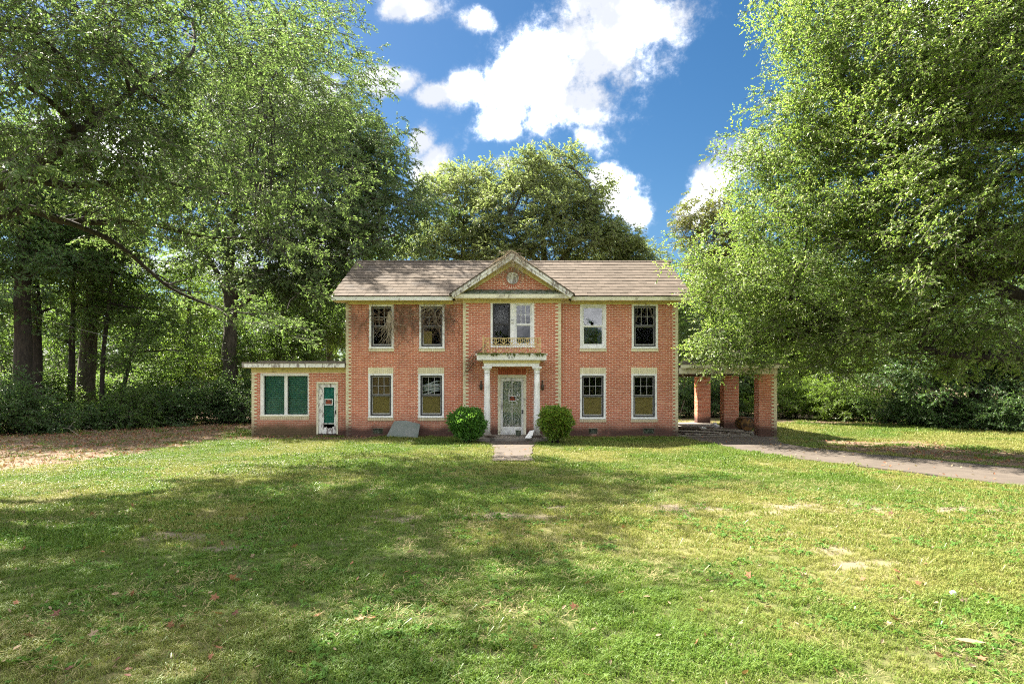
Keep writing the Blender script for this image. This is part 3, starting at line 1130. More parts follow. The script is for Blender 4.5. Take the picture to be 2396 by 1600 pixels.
FZ = 5.02
lay(lambda k: -HW + qw(k) + .012, -BW - .005, 0.0, FZ, YW, sill_holes(['ul1', 'ul2', 'll1', 'll2', 'vl']))
lay(BW + .005, lambda k: HW - qw(k) - .012, 0.0, FZ, YW, sill_holes(['ur1', 'ur2', 'lr1', 'lr2', 'vr1', 'vr2']))
a, b_, c, d = HOLE['door']
lay(lambda k: -BW + qw(k) + .012, lambda k: BW - qw(k) - .012, 0.1, FZ, YB, [(HOLE['uc'][0], HOLE['uc'][1], HOLE['uc'][2], HOLE['uc'][3] + .1), (a, b_, c, d + .235)])
# tympanum of the gable, round its disc
APZ, PSL = 6.72, (6.77 - 5.28) / 2.2
DISC = (PX(1199.5, YB), PZ(651, YB), .225)


def tym(zm):
    q = .38 ** 2 - (zm - DISC[1]) ** 2
    return (DISC[0] - math.sqrt(q), DISC[0] + math.sqrt(q)) if q > 0 else None


lay(lambda k: -(APZ - .18 - (k + .5) * COURSE) / PSL, lambda k: (APZ - .18 - (k + .5) * COURSE) / PSL, 5.48, APZ - .2, YB, [], 0.0, tym)
# wing
lay(lambda k: WX0 + qw(k) + .012, WX1 - .01, 0.0, 2.42, WY, [(WHOLE[0], WHOLE[1], WHOLE[2] - .11, WHOLE[3] + .03), (*WDOOR[:3], WDOOR[3] + .01)], .05)

rs = random.Random(11)
full = [b_ for b_ in bricks if abs((b_[1] - b_[0]) - (BRL - JT)) < .001 and abs((b_[3] - b_[2]) - (COURSE - JT)) < .001]
single = [b_ for b_ in full if b_[4] == YB and (b_[2] < 4.2)]
single.sort(key=lambda q: abs(q[0]) + .35 * abs(q[2] - 1.4))
single = set(single[:300])
bm_ = MB()
bm_.box(-(BRL - JT) / 2, (BRL - JT) / 2, -.010, .012, -(COURSE - JT) / 2, (COURSE - JT) / 2)
brick_me = bm_.mesh('brick', M['brick'])
rest = MB()
for q in bricks:
    jy = rs.uniform(-.003, .002)
    if q in single:
        o = linkmesh('brick', brick_me, house, ((q[0] + q[1]) / 2, q[4] + jy, (q[2] + q[3]) / 2))
    else:
        rest.box(q[0], q[1], q[4] - .010 + jy, q[4] + .012, q[2], q[3], rs.random())
part(rest, 'brick_facing', 'brick', kind='stuff')

# ---- quoins in pale brick: every course a block of its own
qm = {}
for w in (.10, .195):
    for dep in (.06, .27):
        t = MB()
        t.box(-w / 2, w / 2, -.022, dep, -(COURSE - .008) / 2, (COURSE - .008) / 2)
        qm[(w, dep)] = t.mesh('quoin_brick', M['quoin'])
restq = MB()
nq = 0
for xc, sgn, yf, top, dep in ((-BW, 1, YB, FZ, .27), (BW, -1, YB, FZ, .27), (-HW, 1, YW, FZ, .06), (HW, -1, YW, FZ, .06), (WX0, 1, WY, 2.42, .06)):
    for k in range(0, int(top / COURSE)):
        w = qw(k)
        x, z = xc + sgn * w / 2, (k + .5) * COURSE
        if nq < 300:
            linkmesh('quoin_brick', qm[(w, dep)], house, (x, yf + rs.uniform(-.003, .003), z))
            nq += 1
        else:
            restq.box(x - w / 2, x + w / 2, yf - .022, yf + dep, z - (COURSE - .008) / 2, z + (COURSE - .008) / 2, rs.random())
part(restq, 'quoin_facing', 'quoin', kind='stuff')


# ---- lintels and sills of bricks on end
def on_end(name, x0, x1, z0, z1, yf, out_, mat='quoin', n=None):
    mb = MB()
    n = n or max(3, round((x1 - x0) / .071))
    w = (x1 - x0) / n
    for i in range(n):
        mb.box(x0 + i * w + .004, x0 + (i + 1) * w - .004, yf - out_ + rs.uniform(-.003, .003), yf + .06, z0, z1, rs.random())
    mb.box(x0, x1, yf - out_ + .012, yf + .05, z0 + .004, z1 - .004, .2)
    return part(mb, name, mat, kind='stuff')


for k in WIN:
    a, b_, c, d = HOLE[k]
    on_end('sill', a - .02, b_ + .02, c - .115, c - .004, YW, .035)
    if k[0] == 'l':
        on_end('lintel', a - .01, b_ + .01, d + .004, d + .225, YW, .014)
    else:
        mb = MB()
        mb.box(a, b_, YW - .03, YW + .05, d + .003, FZ - .003)
        part(mb, 'window_head', 'olive')
a, b_, c, d = HOLE['uc']
mb = MB()
mb.box(a, b_, YB - .03, YB + .05, d + .003, FZ - .003)
part(mb, 'window_head', 'olive')
a, b_, c, d = HOLE['door']
on_end('lintel', a, b_, d + .005, d + .225, YB, .012, 'brick')


# ---- windows
def ring(mb, x0, x1, z0, z1, y0, y1, wl, wr=None, wt=None, wb=None):
    wr = wl if wr is None else wr
    wt = wl if wt is None else wt
    wb = wl if wb is None else wb
    mb.box(x0, x0 + wl, y0, y1, z0, z1)
    mb.box(x1 - wr, x1, y0, y1, z0, z1)
    mb.box(x0 + wl, x1 - wr, y0, y1, z1 - wt, z1)
    mb.box(x0 + wl, x1 - wr, y0, y1, z0, z0 + wb)


def sash(fr, x0, x1, z0, z1, y, storm, inner, grid, glass, board=None, muntin='grey', low_board=True, high_board=None):
    """a double-hung window inside the opening: storm frame, two sashes, panes, boards behind"""
    zm = z0 + (z1 - z0) * .505
    sw = .045 if storm else .05
    mb = MB()
    ring(mb, x0, x1, z0, z1, y + .02, y + .06, sw, sw, sw * .8, sw * 1.2)
    mb.box(x0 + sw, x1 - sw, y + .022, y + .058, zm - .02, zm + .02)
    part(mb, 'storm_sash', 'dark' if storm else 'white', fr)
    ix0, ix1, iz0, iz1 = x0 + sw, x1 - sw, z0 + sw * 1.2, z1 - sw * .8
    mb = MB()
    ring(mb, ix0 + .002, ix1 - .002, iz0 + .002, zm - .022, y + .062, y + .085, .032, .02, .02, .045)
    ring(mb, ix0 + .002, ix1 - .002, zm + .022, iz1 - .002, y + .062, y + .085, .02, .02, .03, .024)
    nx_, nz_ = grid
    ux0, ux1, uz0, uz1 = ix0 + .022, ix1 - .022, zm + .046, iz1 - .032
    for i in range(1, nx_):
        x = ux0 + (ux1 - ux0) * i / nx_
        mb.box(x - .008, x + .008, y + .064, y + .083, uz0, uz1)
    for j in range(1, nz_):
        z = uz0 + (uz1 - uz0) * j / nz_
        mb.box(ux0, ux1, y + .066, y + .081, z - .008, z + .008)
    part(mb, 'sash', inner if muntin is None else muntin, fr)
    for i in range(nx_):
        for j in range(nz_):
            a, b2 = ux0 + (ux1 - ux0) * i / nx_, ux0 + (ux1 - ux0) * (i + 1) / nx_
            c2, d2 = uz0 + (uz1 - uz0) * j / nz_, uz0 + (uz1 - uz0) * (j + 1) / nz_
            mb = MB()
            mb.box(a, b2, y + .070, y + .074, c2, d2)
            part(mb, 'pane', glass, fr)
    mb = MB()
    mb.box(ix0 + .03, ix1 - .02, y + .070, y + .074, iz0 + .045, zm - .04)
    part(mb, 'pane', glass, fr)
    if board:
        if low_board:
            mb = MB()
            mb.box(ix0, ix1, y + .10, y + .115, iz0 - .02, zm + (.02 if not high_board else -.01))
            part(mb, 'plywood_board', board, fr)
        if high_board:
            mb = MB()
            mb.box(ix0, ix1, y + .10, y + .115, zm, iz1 + .02)
            part(mb, 'plywood_board', high_board, fr)


def window(k, storm=True, **kw):
    a, b_, c, d = HOLE[k]
    yf = YB if k == 'uc' else YW
    mb = MB()
    fw = .075
    ring(mb, a, b_, c, d, yf - .028, yf + .10, fw, fw, .07, .07)
    mb.box(a - .015, b_ + .015, yf - .05, yf - .028, c, c + .03)
    fr = part(mb, 'window', 'white')
    sash(fr, a + fw, b_ - fw, c + .07, d - .07, yf, storm, **kw)
    return fr


G = dict(inner='grey', grid=(3, 2), glass='glass')
G2 = dict(G, glass='glass_dark')
window('ul1', **G2)
w2 = window('ul2', **G2)
a, b_, c, d = HOLE['ul2']
mb = MB()
mb.box(a + .14, a + .46, YW + .13, YW + .145, c + .12, c + .66)
part(mb, 'cardboard', 'ply', w2)
window('ur1', storm=False, inner='white', grid=(1, 1), glass='glass_sky', muntin='white')
window('ur2', **G2)
window('ll1', **G, board='ply', high_board='plydark')
w4 = window('ll2', **G, board='ply')
window('lr1', **G, board='ply')
window('lr2', **G, board='ply')
# pale slanting tubes behind the upper sash of one window
a, b_, c, d = HOLE['ll2']
mb = MB()
for i in range(7):
    z = c + .90 + i * .055
    p0 = Vector((a + .16, YW + .19, z + rs.uniform(-.03, .03)))
    p1 = Vector((b_ - .16, YW + .17, z + .10 + rs.uniform(-.03, .05)))
    mb.tube([p0, p0.lerp(p1, .35) + Vector((0, 0, rs.uniform(-.03, .05))), p0.lerp(p1, .7) + Vector((0, 0, rs.uniform(-.03, .05))), p1], [.022, .034, .03, .018], 6)
part(mb, 'fallen_ceiling', 'paper', w4)

# the pair of windows over the porch
a, b_, c, d = HOLE['uc']
mb = MB()
ring(mb, a, b_, c, d, YB - .028, YB + .10, .075, .085, .08, .06)
xm0, xm1 = PX(1194, YB), PX(1204, YB)
mb.box(xm0, xm1, YB - .02, YB + .09, c + .06, d - .08)
mb.box(a - .015, b_ + .015, YB - .05, YB - .028, c, c + .03)
fr = part(mb, 'window', 'white')
sash(fr, a + .075, xm0, c + .06, d - .08, YB, True, inner='dark', grid=(3, 1), glass='glass', muntin='dark')
sash(fr, xm1, b_ - .085, c + .06, d - .08, YB, False, inner='white', grid=(3, 2), glass='glass_sky', muntin='white')


def camera_box(x, z, y, parent):
    mb = MB()
    mb.box(x - .042, x + .042, y - .05, y, z - .04, z + .028, mi=0)
    mb.box(x - .05, x + .05, y - .07, y, z + .03, z + .045, mi=1)
    mb.build('floodlight', [M['white'], M['black']], parent)


camera_box(PX(1198.5, YB), PZ(752, YB), YB - .02, fr)
for o in [q for q in house.children if q.name.startswith('window') and abs(q.data.vertices[0].co.x - HOLE['ur1'][0]) < .02 and q.data.vertices[0].co.z > 3]:
    camera_box(PX(1386, YW), PZ(757, YW), YW + .02, o)

# ---- foundation vents
for k in VENT:
    a, b_, c, d = HOLE[k]
    mb = MB()
    ring(mb, a, b_, c, d, YW - .012, YW + .05, .022)
    v_ = part(mb, 'vent', 'rotten')
    for i in range(4):
        mb = MB()
        z = c + .03 + (d - c - .06) * (i + .5) / 4
        mb.obox(((a + b_) / 2, YW + .03, z), (b_ - a - .05, 0, 0), (0, .03, .02), (0, -.004, .006))
        part(mb, 'slat', 'moss', v_)

# ---- roof
EZ, RZ, EY, RY, EX = 5.22, 7.23, 23.5, 27.4, 6.66
ang = math.atan2(RZ - EZ, RY - EY)
SL = math.hypot(RZ - EZ, RY - EY)
us, un = Vector((0, math.cos(ang), math.sin(ang))), Vector((0, -math.sin(ang), math.cos(ang)))
mb = MB()
e0 = Vector((0, EY, EZ - .03))
mb.prism([(-EX + .01, 0), (EX - .01, 0), (EX - .01, 0.0001), (-EX + .01, 0.0001)], 0, 0.0001)
mb = MB()
for (y0, z0, y1, z1) in ((EY, EZ - .03, RY, RZ - .03), (RY * 2 - EY, EZ - .03, RY, RZ - .03)):
    vs = [(-EX, y0, z0), (EX, y0, z0), (EX, y1, z1), (-EX, y1, z1)]
    vs += [(x, y, z - .09) for x, y, z in vs]
    fs = [(0, 1, 2, 3), (7, 6, 5, 4), (0, 4, 5, 1), (2, 6, 7, 3), (1, 5, 6, 2), (3, 7, 4, 0)]
    if y0 > y1:
        fs = [f[::-1] for f in fs]
    mb.add(vs, fs)
part(mb, 'roof', 'shingle')
SHW, EXPO = .305, .352
sm = MB()
TU = (us * (EXPO + .06) - un * .021).normalized()
TN = Vector((0, -TU.z, TU.y))
sm.obox((0, 0, 0), (SHW - .006, 0, 0), TU * (EXPO + .06), TN * .02)
sh_me = sm.mesh('shingle', M['shingle'])
rest = MB()
row = 0
ns = 0
while row * EXPO < SL - .05:
    s = row * EXPO + EXPO / 2 - .035
    wid = min(EXPO + .06, 2 * (SL - s) + .02)
    c0 = Vector((0, EY, EZ)) + us * s + un * (.004)
    tilt = un * .018
    x = -EX - (SHW / 2 if row % 2 else 0)
    while x < EX:
        xa, xb = max(x, -EX - .02), min(x + SHW, EX + .02)
        x += SHW
        if xb - xa < .03:
            continue
        cc = c0 + Vector(((xa + xb) / 2, 0, 0)) + un * rs.uniform(-.003, .004) + us * rs.uniform(-.006, .006)
        # skip what the front gable covers
        zg = 5.27 + (2.2 - abs(cc.x)) * PSL
        if abs(cc.x) < 1.75 and cc.z < zg - .25:
            continue
        if ns < 300 and xb - xa > SHW - .001 and wid > EXPO:
            linkmesh('shingle', sh_me, house, cc + un * .022)
            ns += 1
        else:
            # butt edge lifted on the course below
            rest.obox(cc + un * .022, (xb - xa - .006, 0, 0), TU * wid, TN * .02, rs.random())
    row += 1
part(rest, 'roof_shingles', 'shingle', kind='stuff')
mb = MB()
x = -EX
while x < EX:
    for s in (-1, 1):
        c = Vector((x + .14, RY + s * .07, RZ + .012))
        mb.obox(c, (.29, 0, 0), (0, .17, -s * .085), (0, 0, .02), rs.random())
    x += .27
part(mb, 'ridge_cap', 'shingle', kind='stuff')

# eaves
for s in (-1, 1):
    x0, x1 = (-EX, -2.20) if s < 0 else (2.20, EX)
    mb = MB()
    mb.box(x0, x1, EY - .03, EY, 5.065, 5.195)
    part(mb, 'fascia_board', 'white' if s < 0 else 'cream')
    mb = MB()
    mb.box(x0, x1, EY + .002, YW + .1, 5.05, 5.068)
    mb.box(x0 + .5 if s < 0 else x0, x1 if s < 0 else x1 - .5, YW - .045, YW + .02, FZ - .045, 5.048)
    part(mb, 'soffit', 'olive')
    # barge boards up the gable ends
    mb = MB()
    for ya in (EY, 2 * RY - EY):
        mb.bar((s * (EX - .02), ya, EZ - .10), (s * (EX - .02), RY, RZ - .10), .03, .16, (0, 0, 1))
    part(mb, 'barge_board', 'white')

# ---- gable over the bay
CY = 23.33
mb = MB()
mb.box(-2.18, 2.18, CY, CY + .07, 5.125, 5.27)
for s in (-1, 1):
    mb.box(s * 2.18 - (.07 if s > 0 else 0), s * 2.18 + (.07 if s < 0 else 0), CY + .072, EY + .2, 5.125, 5.268)
part(mb, 'cornice', 'cream')
mb = MB()
mb.box(-2.10, 2.10, CY + .072, YB + .02, 5.10, 5.122)
mb.box(-BW, BW, YB - .05, YB + .02, FZ - .03, 5.098)
part(mb, 'soffit', 'olive')
mb = MB()
vs = [(-2.17, CY + .005, 5.272), (2.17, CY + .005, 5.272), (1.78, YB - .015, 5.49), (-1.78, YB - .015, 5.49), (-2.17, CY + .005, 5.28), (2.17, CY + .005, 5.28)]
n = 40
top = []
for i in range(n + 1):
    t = i / n
    top.append([(-2.17 + 4.34 * t, CY + .004, 5.285 + rs.uniform(-.01, .012)), (-2.0 + 4.0 * t, CY + .2, 5.385 + rs.uniform(-.02, .02)), (-1.80 + 3.6 * t, YB - .013, 5.49 + rs.uniform(-.01, .01))])
vs, fs = [], []
for r_ in top:
    vs += r_ + [(r_[0][0], r_[0][1], 5.272)]
for i in range(n):
    for k in range(2):
        a = i * 4 + k
        fs.append((a, a + 4, a + 5, a + 1))
    fs.append((i * 4 + 3, i * 4 + 7, i * 4 + 4, i * 4))
mb.add(vs, fs)
part(mb, 'pent_roof', 'moss')
mb = MB()
mb.prism([(-1.95, 5.30), (1.95, 5.30), (0, APZ - .02)], YB, YB + .2)
part(mb, 'gable_wall', 'mortar')
mb = MB()
ns_ = 26
for i in range(ns_):
    a = 2 * math.pi * (i + .5) / ns_
    d_ = Vector((math.cos(a), 0, math.sin(a)))
    tn = Vector((-math.sin(a), 0, math.cos(a)))
    c = Vector((DISC[0], YB - .001, DISC[1])) + d_ * .300
    mb.obox(c, d_ * .13, (0, .02, 0), tn * .052, rs.random())
part(mb, 'brick_ring', 'brick', kind='stuff')
mb = MB()
mb.lathe([(.225, 0), (.225, -.03), (.20, -.045), (.19, -.03), (.0, -.03)], (DISC[0], YB, DISC[1]), 32, 'y')
part(mb, 'round_louver', 'peel')
PRY = 23.24
for s in (-1, 1):
    e, ap = Vector((s * 2.24, 0, 5.255)), Vector((0, 0, 5.255 + 2.24 * PSL))
    d_ = (ap - e).normalized()
    nn = Vector((d_.z * s * 1.0, 0, 0)) if False else Vector((-d_.z, 0, d_.x)) * (1 if d_.x > 0 else -1)
    mb = MB()
    # raking board in two steps, cut plumb at the ridge
    def rake(y0, y1, t0, t1):
        def at(p, t):
            return p + nn * t
        q = [at(e, t0), at(ap, t0), at(ap, t1), at(e, t1)]
        q[1].x = q[2].x = 0.0
        q[1].z = e.z + (0 - e.x) * d_.z / d_.x + t0 / abs(d_.x)
        q[2].z = e.z + (0 - e.x) * d_.z / d_.x + t1 / abs(d_.x)
        q[3].z = max(q[3].z, 5.13)
        q[0].z = max(q[0].z, 5.13)
        vs = [(p.x, y0, p.z) for p in q] + [(p.x, y1, p.z) for p in q]
        fs = [(0, 1, 2, 3), (7, 6, 5, 4), (0, 4, 5, 1), (1, 5, 6, 2), (2, 6, 7, 3), (3, 7, 4, 0)]
        mb.add(vs, fs)
    rake(PRY, PRY + .05, -.09, .0)
    rake(PRY + .03, PRY + .08, -.20, -.092)
    part(mb, 'raking_board', 'peel')
    mb = MB()
    rake(PRY + .082, YB - .012, -.215, -.20)
    rake(YB - .06, YB - .014, -.33, -.217)
    part(mb, 'soffit', 'olive')
    mb = MB()
    z2 = 5.255 + 2.24 * PSL
    yb2 = EY + (z2 - EZ) / math.tan(ang) + .1
    vs = [(s * 2.30, PRY - .03, 5.215), (0, PRY - .03, z2), (0, yb2, z2), (s * 2.30, EY + .05, 5.215)]
    vs = [(x, y, z + .045) for x, y, z in vs] + [(x, y, z + .004) for x, y, z in vs]
    fs = [(0, 1, 2, 3), (7, 6, 5, 4), (0, 4, 5, 1), (1, 5, 6, 2), (2, 6, 7, 3), (3, 7, 4, 0)]
    mb.add(vs, fs if s < 0 else [f[::-1] for f in fs])
    part(mb, 'gable_roof', 'shingle')

# ---- porch
PY = 22.40
mb = MB()
mb.box(-1.30, 1.30, 21.9, YB + .02, -.15, .095)
part(mb, 'porch_floor', 'concrete_dark')
mb = MB()
mb.box(-1.24, 1.21, PY, YB - .012, PZ(842, PY), PZ(830.5, PY))
mb.box(-1.28, 1.25, PY - .04, YB - .012, PZ(830.5, PY) + .002, PZ(828, PY))
part(mb, 'porch_roof', 'white')
mb = MB()
mb.box(-1.03, 1.00, PY + .13, YB - .012, PZ(849, PY), PZ(842, PY) - .002)
part(mb, 'frieze', 'olive')
mb = MB()
ya, yb_ = PY + .16, YB - .012
mb.box(-1.00, .97, ya, ya + .22, 2.60, PZ(849, PY) - .002)
mb.box(-1.00, -.78, ya + .222, yb_, 2.60, PZ(849, PY) - .002)
mb.box(.75, .97, ya + .222, yb_, 2.60, PZ(849, PY) - .002)
part(mb, 'porch_beam', 'white')
mb = MB()
mb.box(-.778, .748, ya + .222, yb_, 2.68, 2.70)
part(mb, 'porch_ceiling', 'cream')
for x in (-.885, .885):
    c = (x, PY + .28, .097)
    mb = MB()
    mb.lathe([(.112, .13), (.118, .5), (.116, 1.0), (.108, 1.8), (.098, 2.26)], c, 24)
    col_ = part(mb, 'porch_column', 'peel_light')
    mb = MB()
    mb.lathe([(.100, 2.262), (.118, 2.27), (.118, 2.295), (.104, 2.30), (.104, 2.36), (.135, 2.41), (.155, 2.44)], c, 24)
    mb.box(x - .17, x + .17, c[1] - .17, c[1] + .17, c[2] + 2.442, c[2] + 2.498)
    part(mb, 'capital', 'white', col_)
    mb = MB()
    mb.lathe([(.155, .042), (.165, .07), (.155, .10), (.128, .105), (.125, .128)], c, 24)
    mb.box(x - .18, x + .18, c[1] - .18, c[1] + .18, c[2], c[2] + .04)
    part(mb, 'column_base', 'concrete_dark', col_)
# moss along the ledge of the porch roof
mb = MB()
for i in range(150):
    x = rs.uniform(-1.24, 1.22)
    w, h = rs.uniform(.03, .11), rs.uniform(.015, .05)
    mb.lathe([(w, -.01), (w * .8, h * .6), (w * .3, h)], (x, PY + rs.uniform(-.02, .25), PZ(828, PY)), 7, t=rs.random())
for i in range(26):
    x = rs.choice((-.66, -.52, -.5, -.1, 0, .05, .6, .9, 1.1)) + rs.uniform(-.06, .06)
    mb.lathe([(.004, -rs.uniform(.04, .11)), (.028, -.02), (.022, .02)], (x, PY - .055, PZ(828, PY)), 6)
tag(part(mb, 'moss', 'mossgreen'), kind='stuff')

# house number
def text(name, s, size, loc, mat, parent, ext=.004):
    cu = bpy.data.curves.new(name, 'FONT')
    cu.body = s
    cu.size = size
    cu.align_x = 'CENTER'
    cu.align_y = 'CENTER'
    cu.extrude = ext
    cu.materials.append(M[mat])
    tmp = bpy.data.objects.new('tmp', cu)
    COL.objects.link(tmp)
    bpy.context.view_layer.update()
    me = bpy.data.meshes.new_from_object(tmp)
    bpy.data.objects.remove(tmp)
    o = bpy.data.objects.new(name, me)
    COL.objects.link(o)
    o.rotation_euler = (R(90), 0, 0)
    o.location = loc
    attach(o, parent)
    return o


for s, px in (('6', 1191.5), ('0', 1197.5), ('1', 1203.2)):
    text('house_number', s, .125, (PX(px, PY), PY - .006, PZ(836.8, PY)), 'number', house)

# balcony railing over the porch
RYf = PY + .10
zb0, zb1 = PZ(828, PY) + .002, PZ(791, RYf)
mb = MB()
for x, t in ((-1.02, zb1 + .10), (.99, zb1 + .04)):
    mb.box(x - .018, x + .018, RYf - .018, RYf + .018, zb0, t)
for z in (zb0 + .03, zb1):
    mb.box(-1.0, .97, RYf - .010, RYf + .010, z - .008, z + .008)
for x in (-1.02, .99):
    for z in (zb0 + .03, zb1):
        mb.box(x - .008, x + .008, RYf + .02, YB - .012, z - .008, z + .008)
rail = part(mb, 'balcony_railing', 'iron')
H_ = zb1 - zb0 - .03


def scroll_panel(xc, w):
    mb = MB()
    def P(pts, r=.0075):
        for s in (-1, 1):
            q = [(xc + s * x * w, RYf, zb0 + .03 + z * H_) for x, z in pts]
            q = [tuple(p[:3]) for p in catmull([(*t, 0) for t in q], 3)]
            mb.tube(q, r * 1.35, 5)
    P([(.02, .0), (.18, .06), (.30, .16), (.22, .27), (.08, .30)])
    P([(.08, .30), (.26, .36), (.36, .46), (.24, .54), (.10, .50), (.05, .42)])
    P([(.04, .34), (.09, .48), (.05, .60), (.16, .70), (.34, .76), (.42, .88), (.30, .97), (.14, .95), (.12, .86)])
    P([(.03, .60), (.10, .78), (.06, .92), (.02, .99)])
    P([(.30, .16), (.44, .08), (.48, .22), (.40, .30)])
    P([(.24, .54), (.40, .62), (.44, .54)], .010)
    P([(.0, .56), (.06, .62), (.0, .68)], .012)
    part(mb, 'scroll_panel', 'iron', rail)


for i in range(7):
    scroll_panel(-1.0 + (i + .5) * 1.97 / 7, 1.97 / 7)

# lanterns beside the columns
for x in (PX(1126, YB), PX(1269, YB)):
    z = PZ(903, YB)
    mb = MB()
    mb.box(x - .03, x + .03, YB - .03, YB - .011, z - .03, z + .22)
    mb.tube([(x, YB - .03, z + .14), (x, YB - .10, z + .20), (x, YB - .13, z + .14)], .010, 6)
    la = part(mb, 'wall_lantern', 'lantern')
    mb = MB()
    mb.lathe([(.022, -.16), (.050, -.12), (.062, .02), (.030, .075), (.012, .11)], (x, YB - .13, z), 10)
    part(mb, 'lamp_housing', 'lantern', la)

# front door
a, b_, c, d = HOLE['door']
mb = MB()
ring(mb, a, b_, c, d, YB - .03, YB + .20, .095, .095, .10, .0)
df = part(mb, 'door_frame', 'cream')
x0, x1, z0, z1 = a + .097, b_ - .097, c + .01, d - .105
gx0, gx1, gz0, gz1 = PX(1176.4, YB + .06), PX(1220, YB + .06), PZ(997.7, YB + .06), PZ(891.5, YB + .06)
mb = MB()
yd = YB + .05
mb.box(x0, gx0, yd, yd + .04, z0, z1)
mb.box(gx1, x1, yd, yd + .04, z0, z1)
mb.box(gx0, gx1, yd, yd + .04, gz1, z1)
mb.box(gx0, gx1, yd, yd + .04, z0, gz0)
mb.box(x0 + .05, x1 - .05, yd - .008, yd - .001, z0 + .05, gz0 - .06)
door = part(mb, 'storm_door', 'peel_light')
mb = MB()
mb.box(gx0, gx1, yd + .026, yd + .030, gz0, gz1)
part(mb, 'pane', 'glass_door', door)
mb = MB()
n = 24
vs, fs = [], []
for i in range(n + 1):
    x = gx0 - .02 + (gx1 - gx0 + .04) * i / n
    y = yd + .12 + .02 * math.sin(i * 2.1) + rs.uniform(-.006, .006)
    vs += [(x, y, gz0 - .04), (x, y + .01, gz1 + .02)]
for i in range(n):
    fs.append((2 * i, 2 * i + 2, 2 * i + 3, 2 * i + 1))
mb.add(vs, fs)
part(mb, 'curtain', 'curtain', door)
mb = MB()
gc, gw = (gx0 + gx1) / 2, (gx1 - gx0) / 2
def pl(pts, r=.006):
    for s in (-1, 1):
        q = [(gc + s * x * gw, yd + .018, gz0 + z * (gz1 - gz0)) for x, z in pts]
        mb.tube([tuple(p[:3]) for p in catmull([(*t, 0) for t in q], 3)], r, 5)
for zc in (.095, .90):
    for rr in (.28, .17):
        pl([(.46 + rr * math.cos(t), zc + rr * .21 * math.sin(t) * 1.9) for t in [i * math.pi / 5 for i in range(11)]])
    pl([(.92, zc + .1), (.96, zc), (.9, zc - .06), (.5, zc - .075), (.04, zc - .07)])
pl([(.02, .0), (.03, .5), (.02, 1.0)], .010)
pl([(.03, .28), (.5, .42), (.92, .28)])
pl([(.03, .45), (.55, .30), (.92, .18)])
pl([(.06, .80), (.4, .66), (.9, .80)])
pl([(.03, .68), (.35, .60), (.92, .62)])
part(mb, 'iron_scroll', 'lace', door)
mb = MB()
mb.box(x1 - .055, x1 - .02, yd - .045, yd, PZ(963, YB) - .07, PZ(963, YB) + .07)
part(mb, 'handle', 'black', door)
camera_box(PX(1199.5, YB), PZ(893, YB), yd - .005, df)

# ---- single-storey wing
mb = MB()
wall_holes(mb, WX0, WX1 - .005, -.3, 2.75, WY, WY + .22, [WHOLE, WDOOR])
mb.prism([(WX0, -.3), (WX0 + .22, -.3), (WX0 + .22, 2.6), (WX0, 2.6)], WY + .002, 30)
mb.box(WX0 + .22, WX1 - .01, 29.8, 30, -.3, 2.6)
part(mb, 'wing_wall', 'mortar')
mb = MB()
mb.box(WX0 + .23, WX1 - .26, 26.5, 26.6, 0, 2.4)
mb.box(WX0 + .23, WX1 - .26, WY + .25, 29.7, -.1, .04)
part(mb, 'inner_wall', 'room')
FX0 = PX(566, 23.9)
mb = MB()
vs = []
prof = [(FX0, 2.745), (-6.28, 2.735)]
mb.box(FX0, -6.285, 23.9, 23.93, 2.60, 2.745)
part(mb, 'wing_fascia', 'peel')
mb = MB()
mb.box(FX0, -6.285, 23.88, 30.4, 2.748, 2.80)
mb.box(FX0 + .4, -6.285, 24.4, 30.2, 2.802, 2.86)
part(mb, 'wing_roof', 'flatroof')
mb = MB()
mb.box(FX0 + .01, -6.285, 23.932, 30.3, 2.585, 2.60)
mb.box(WX0 - .01, -6.285, WY - .03, WY + .05, 2.42, 2.583)
part(mb, 'soffit', 'olive')
a, b_, c, d = WHOLE
mb = MB()
ring(mb, a, b_, c, d, WY - .03, WY + .12, .12, .03, .085, .075)
mx0, mx1 = PX(666, WY), PX(672.6, WY)
mb.box(mx0, mx1, WY - .025, WY + .10, c + .075, d - .085)
fr = part(mb, 'window', 'white')
mb = MB()
mb.box(a - .02, b_ + .02, WY - .05, WY - .031, c, c + .05)
part(mb, 'ledge', 'cream', fr)
for xa, xb in ((a + .12, mx0), (mx1, b_ - .03)):
    mb = MB()
    mb.box(xa, xb, WY + .05, WY + .054, c + .075, d - .085)
    part(mb, 'pane', 'glass', fr)
    mb = MB()
    z = c + .09
    while z < d - .09:
        mb.obox(((xa + xb) / 2, WY + .15 + rs.uniform(-.004, .004), z), (xb - xa - .03, 0, 0), (0, .03, -.046), (0, .002, .003), rs.random())
        z += .072
    tag(part(mb, 'blind', 'blind', fr), kind='stuff')
    mb = MB()
    mb.box(xa, xb, WY + .20, WY + .21, c + .05, d - .05)
    part(mb, 'curtain', 'teal', fr)
on_end('sill', a - .02, b_ + .02, c - .105, c - .004, WY, .035)
a, b_, c, d = WDOOR
mb = MB()
ring(mb, a, b_, c, d, WY - .03, WY + .15, .055, .055, .06, .0)
df = part(mb, 'door_frame', 'cream')
x0, x1, z0, z1 = a + .057, b_ - .057, c + .01, d - .065
yd = WY + .03
gx0, gx1, gz0, gz1 = PX(756.8, WY), PX(781.3, WY), PZ(990, WY), PZ(906, WY)
mb = MB()
mb.box(x0, gx0, yd, yd + .04, z0, z1)
mb.box(gx1, x1, yd, yd + .04, z0, z1)
mb.box(gx0, gx1, yd, yd + .04, gz1, z1)
mb.box(gx0, gx1, yd + .004, yd + .036, gz0 - .03, gz0)
